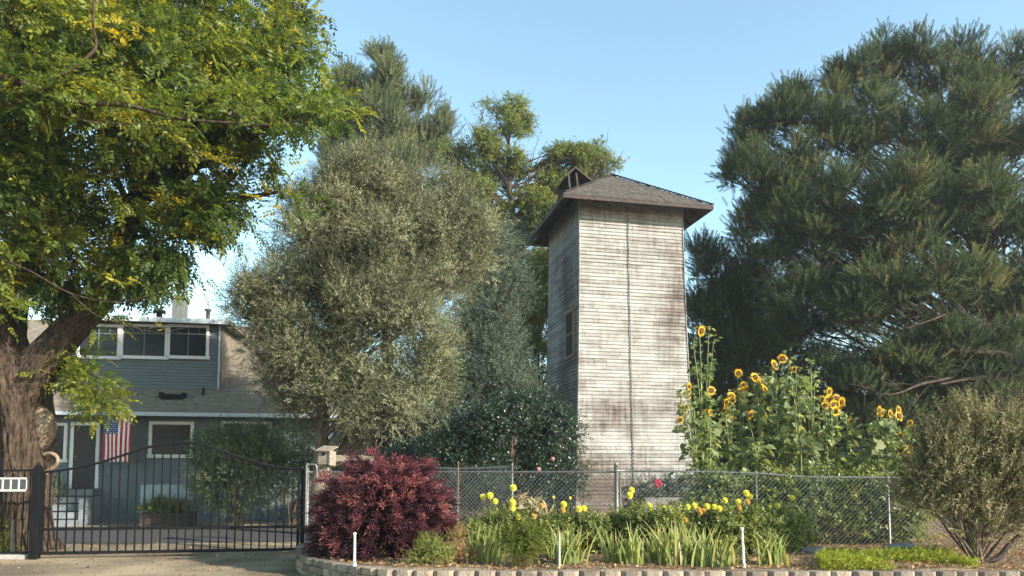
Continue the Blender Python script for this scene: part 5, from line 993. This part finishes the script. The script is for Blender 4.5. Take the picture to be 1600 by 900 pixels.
# ---- ground cover and litter
rn = np.random.default_rng(601); n = 7000
gpx = rn.uniform(1275, 1520, n); t = rn.uniform(0, 1, n); Yg = 9.9+t*1.75; Xg = (gpx-800)/FPX*Yg; dens = hnoise(Xg, Yg, 3, 9); ok = (dens > -.12) & (Xg > 4.0+.9*t**2) & (Xg < 6.55-.2*t)
Xg, Yg, dens = Xg[ok], Yg[ok], dens[ok]; m_ = len(Xg); p = np.stack([Xg, Yg, SOIL+rn.uniform(0, .1, m_)*(1+2.2*np.maximum(dens, -.3))], 1)
V, F, A = scatter(T_BR[0], p, rn.normal(0, .8, (m_, 3))+np.array([0, 0, .8]), rn.uniform(.2, .36, m_), rn, rn.normal(.5, .15, m_))
tag(fastmesh('ground_cover', V, F, M['cover'], None, A), 'bright yellow green creeping ground cover at the wall edge', 'ground cover', kind='stuff')
n = 16000; lx = rn.uniform(-3.3, 10, n); ly = wall_y(lx)+.2+rn.random(n)**1.3*6; q = np.clip((lx+3.75)/.35, 0, 1)
p = np.stack([lx, ly, SOIL+.05*hnoise(lx, ly, 2.2)+.02*hnoise(lx, ly, 9, 3)+.012], 1); LT = tmpl([leaf_quad((0, 0, 0), (0, 1, 0), (1, 0, 0), .06, .03, .2)])
d = rn.normal(0, 1, (n, 3)); d[:, 2] = np.abs(d[:, 2])*.25; V, F, A = scatter(LT, p, d, rn.uniform(.4, 1.3, n), rn, rn.uniform(0, 1, n), .7)
tag(fastmesh('leaf_litter', V, F, M['dry'], None, A), 'dry straw coloured leaf litter scattered over the flower bed', 'leaf litter', kind='stuff')
n = 5000; lx = rn.uniform(-14, -3.4, n); ly = rn.uniform(9.5, 16.5, n); keep = (lx < -8.5) | (rn.random(n) < .35); lx, ly = lx[keep], ly[keep]; n = len(lx)
p = np.stack([lx, ly, np.full(n, .008)], 1); d = rn.normal(0, 1, (n, 3)); d[:, 2] = np.abs(d[:, 2])*.2; V, F, A = scatter(LT, p, d, rn.uniform(.4, 1.1, n), rn, rn.uniform(0, 1, n), .5)
tag(fastmesh('fallen_leaves', V, F, M['dry'], None, A), 'dry fallen leaves scattered on the gravel round the gate and trunk', 'fallen leaves', kind='stuff')

# ================================================================== SUNFLOWERS
def heart(seed, L=.16):
    r = np.random.default_rng(seed); q = []
    for s in (-1, 1):
        q.append([np.array([0, .06, 0]), np.array([s*L*.42, .06+L*.08, .015]), np.array([s*L*.40, .06+L*.5, .01]), np.array([0, .06+L*1.0, -.03])])
    q.append([np.array([-.003, 0, 0]), np.array([-.002, .07, 0]), np.array([.002, .07, 0]), np.array([.003, 0, 0])]); return tmpl(q)
TH_ = [heart(1), heart(2, .13), heart(3, .19)]
TP_ = [petals(18, .048, .062, .026, .1, 1), petals(16, .042, .055, .026, -.15, 2)]
M['disc'] = mat_noise('sunflower_disc', [(.35, (.04, .018, .008)), (.65, (.16, .07, .015))], 40, .9, .4)
def sunhead(p, d, s_, root, seed, ty=0):
    d = Vector(d).normalized(); ho_ = place(TP_[seed % 2], p, d, s_, seed, 'flower_head', M['petal'], root)
    Q = d.to_track_quat('Z', 'Y').to_matrix().to_4x4(); mt = Matrix.Translation(Vector(p)) @ Q; R0 = .052*s_; V = []; F = []; ns = 14
    for (rr_, zz_) in ((1, -.015), (1, .006), (.8, .02), (.45, .012), (.0, .006)):
        for k in range(ns): V.append(mt @ Vector((R0*rr_*math.cos(2*math.pi*k/ns), R0*rr_*math.sin(2*math.pi*k/ns), zz_*s_)))
    F = [(i*ns+k, i*ns+(k+1) % ns, (i+1)*ns+(k+1) % ns, (i+1)*ns+k) for i in range(4) for k in range(ns)]; m_ = MB(); m_.add(V, F); m_.build('seed_disc', M['disc'], ho_, True)
SF = [('tallest sunflower rising beside the tower edge with one bloom on top', 1098, 14.4, [(1096, 517, 1.0), (1112, 610, .95), (1106, 645, .8)], [(1108, 515), (1117, 532), (1086, 535)], 560, 1.1),
      ('sunflower with small pale yellow blooms hanging over the tower wall', 1086, 14.0, [(1077, 604, .7), (1067, 617, .5), (1063, 630, .5), (1078, 618, .6), (1067, 640, .7), (1063, 656, .7), (1073, 636, .5), (1071, 648, .5)], [(1064, 610)], 640, .75),
      ('sunflower low on the left with a drooping orange bloom over the fence', 1112, 13.9, [(1115, 709, .6), (1110, 645, .7)], [], 655, .8),
      ('sunflower with a cluster of small orange blooms right of the tallest one', 1140, 14.6, [(1143, 619, .85), (1141, 631, .8), (1135, 628, .7), (1133, 638, .6), (1131, 642, .6), (1145, 625, .7)], [], 640, .8),
      ('sunflower with one bloom seen from the side and a pair beneath it', 1157, 14.9, [(1154, 583, .8), (1163, 601, .8), (1158, 611, .7), (1165, 607, .7), (1144, 656, .7)], [], 610, .8),
      ('sunflower with a round orange red bloom and a folded one beside it', 1186, 14.5, [(1180, 590, .95), (1191, 597, .8), (1195, 608, .7), (1189, 628, .85), (1173, 648, .9), (1158, 700, .6)], [], 610, 1.0),
      ('middle sunflower whose top carries two large yellow blooms', 1216, 14.6, [(1210, 570, 1.0), (1223, 560, 1.0)], [(1236, 560), (1241, 575), (1200, 590)], 585, 1.5),
      ('leafy sunflower full of buds right of the two topmost yellow blooms', 1243, 14.3, [(1241, 577, .6)], [(1250, 590), (1255, 600)], 590, 1.5),
      ('thin tall sunflower stalk ending in a faded bud above the leaves', 1266, 14.7, [], [(1269, 568), (1277, 597), (1262, 600), (1272, 585)], 620, 1.0),
      ('sunflower crowned by a crowded bunch of nine bright blooms', 1298, 14.2, [(1296, 612, .8), (1284, 623, .7), (1294, 626, 1.0), (1308, 622, .9), (1315, 628, .9), (1290, 633, .8), (1302, 632, .8), (1313, 636, .95), (1305, 642, .9)], [], 650, 1.2),
      ('small sunflower with one sideways bloom right of the crowded bunch', 1326, 14.4, [(1330, 658, .6)], [(1322, 650)], 665, .7),
      ('bushy sunflower with four orange blooms in a row on top', 1380, 13.9, [(1373, 641, .85), (1380, 645, .8), (1391, 646, .7), (1405, 650, 1.0), (1404, 641, .8), (1407, 681, .65)], [], 655, 1.7),
      ('right hand sunflower with blooms facing sideways down its edge', 1408, 13.7, [(1422, 661, .6), (1408, 704, .8), (1421, 701, .8), (1415, 722, .8), (1416, 731, .7), (1416, 741, .6)], [], 665, .9),
      ('low sunflower with one orange bloom half hidden behind the right fence post', 1392, 13.6, [(1396, 821, .75)], [], 760, .8),
      ('leafy flowerless sunflower plant behind the middle of the sagging fence rail', 1252, 14.0, [(1247, 780, .5)], [], 680, 1.3), ('leafy flowerless sunflower plant left of the bushy right hand ones', 1345, 14.1, [], [(1350, 690)], 710, 1.0), ('leafy flowerless sunflower plant behind the fence post above the timber board', 1180, 14.0, [], [(1175, 700)], 690, 1.2)]
for k, (lab, px, Y, heads, buds, ptop, dens) in enumerate(SF):
    p = P(px, 735, Y); b = Vector((p.x, Y, SOIL-.03)); root = thing('sunflower_plant', lab, 'plant', b, 0, 'sunflowers behind the fence'); r = np.random.default_rng(700+k); zt = P(px, ptop, Y).z-b.z
    mb = MB(); sp0 = spline([(0, 0, 0, .02), (r.normal(0, .05), r.normal(0, .05), zt*.5, .017), (0, 0, zt, .011)], 7); mb.tube(sp0[:, :3], list(sp0[:, 3]), 7); hd = []; sway = []
    for (a, c_, *s_) in heads+buds:
        e = P(a, c_, Y+r.normal(-.05, .12))-b; i = int(len(sp0)*r.uniform(.35, .75)); s0 = Vector(sp0[i, :3])
        if e.z < s0.z+.3: i = max(1, int(len(sp0)*max(.1, (e.z-.5)/zt)));  i = min(i, len(sp0)-1); s0 = Vector(sp0[i, :3])
        mid = (s0+e)/2+Vector((0, 0, -.05)); dirh = Vector((.45+r.normal(0, .7), -1, r.uniform(-.45, .4))).normalized()
        if s_ and s_[0] < .62: dirh = Vector((r.choice([-1, 1]), -.5, .2)).normalized()
        sp = spline([(*s0, .011), (*mid, .009), (*(e-dirh*.05-Vector((0, 0, .04))), .006), (*(e-dirh*.012), .006)], 5); mb.tube(sp[:, :3], list(sp[:, 3]), 5); sway.append(sp[:, :3])
        if s_: hd.append((e, dirh, s_[0]))
        else: mb.tube([e-dirh*.02, e, e+dirh*.03, e+dirh*.045], [.008, .026, .02, .004], 7)
    mb.build('stem', M['stem'], root, True)
    # leaves around main stem and on the branches
    n = int(155*dens); zz_ = r.uniform(.05, 1, n)**.9*zt; rad = np.abs(r.normal(0, .2, n))*(1-.45*zz_/zt)+.04; t = r.uniform(0, 2*math.pi, n)
    if k == 0: rad *= .55
    pos = np.stack([rad*np.cos(t), rad*np.sin(t), zz_], 1); dr = np.stack([np.cos(t), np.sin(t), r.normal(-.35, .45, n)], 1); parts = []
    for j in range(3): parts.append(scatter(TH_[j], pos[j::3], dr[j::3], r.uniform(.55, 1.25, len(pos[j::3])), r, r.normal(.45, .2, len(pos[j::3])), .6, .05))
    if sway:
        q = np.concatenate(sway); q = np.repeat(q, 2, 0)+r.normal(0, .03, (len(q)*2, 3)); dq = r.normal(0, 1, q.shape); dq[:, 2] = dq[:, 2]*.4-.15; parts.append(scatter(TH_[1], q, dq, r.uniform(.25, .65, len(q)), r, r.normal(.6, .2, len(q)), .6, .05))
    V, F, A = cat_parts(parts); fastmesh('leaves', V, F, M['sunleaf'], root, A)
    for j, (e, dirh, s_) in enumerate(hd): sunhead(e, dirh, s_*1.12, root, j)
# tangle at the foot of the sunflowers
for k, (px, lab) in enumerate(((1110, 'weedy undergrowth plant behind the fence, left of the timber board'), (1200, 'weedy undergrowth plant behind the fence above the last iris'), (1262, 'weedy undergrowth plant behind the lowest sag of the rail'), (1318, 'weedy undergrowth plant below the small sideways sunflower'), (1362, 'weedy undergrowth plant left of the right fence post'), (1412, 'weedy undergrowth plant right of the right fence post'))):
    Y = 13.55; c_ = P(px, 800, Y)
    shrub('undergrowth_plant', lab, px, 850, Y, [(Vector((c_.x, Y, .75)), (.5, .2, .5)), (Vector((c_.x+.15, Y, 1.15)), (.35, .2, .4))], T_BR, M['gardenleaf'] if k % 2 else M['sunleaf'], 170, 9, .16, 800+k, size=(.5, .9), nstem=14, sr=.006, up=.2, group='undergrowth below the sunflowers', stemmat=M['stem'])

# ================================================================== HAZE (pale summer air)
hm = bpy.data.materials.new('pale_air'); hm.use_nodes = True; hn = hm.node_tree.nodes; hn.remove(hn['Principled BSDF'])
pv = hn.new('ShaderNodeVolumePrincipled'); pv.inputs['Color'].default_value = (.9, .95, 1, 1); pv.inputs['Density'].default_value = .0007; pv.inputs['Anisotropy'].default_value = .3
hm.node_tree.links.new(pv.outputs[0], hn['Material Output'].inputs['Volume'])
mb = MB(); mb.box(-610, 610, -310, 1510, -1.2, 19.5); tag(mb.build('haze', hm), 'pale summer haze in the air', 'haze', kind='stuff')
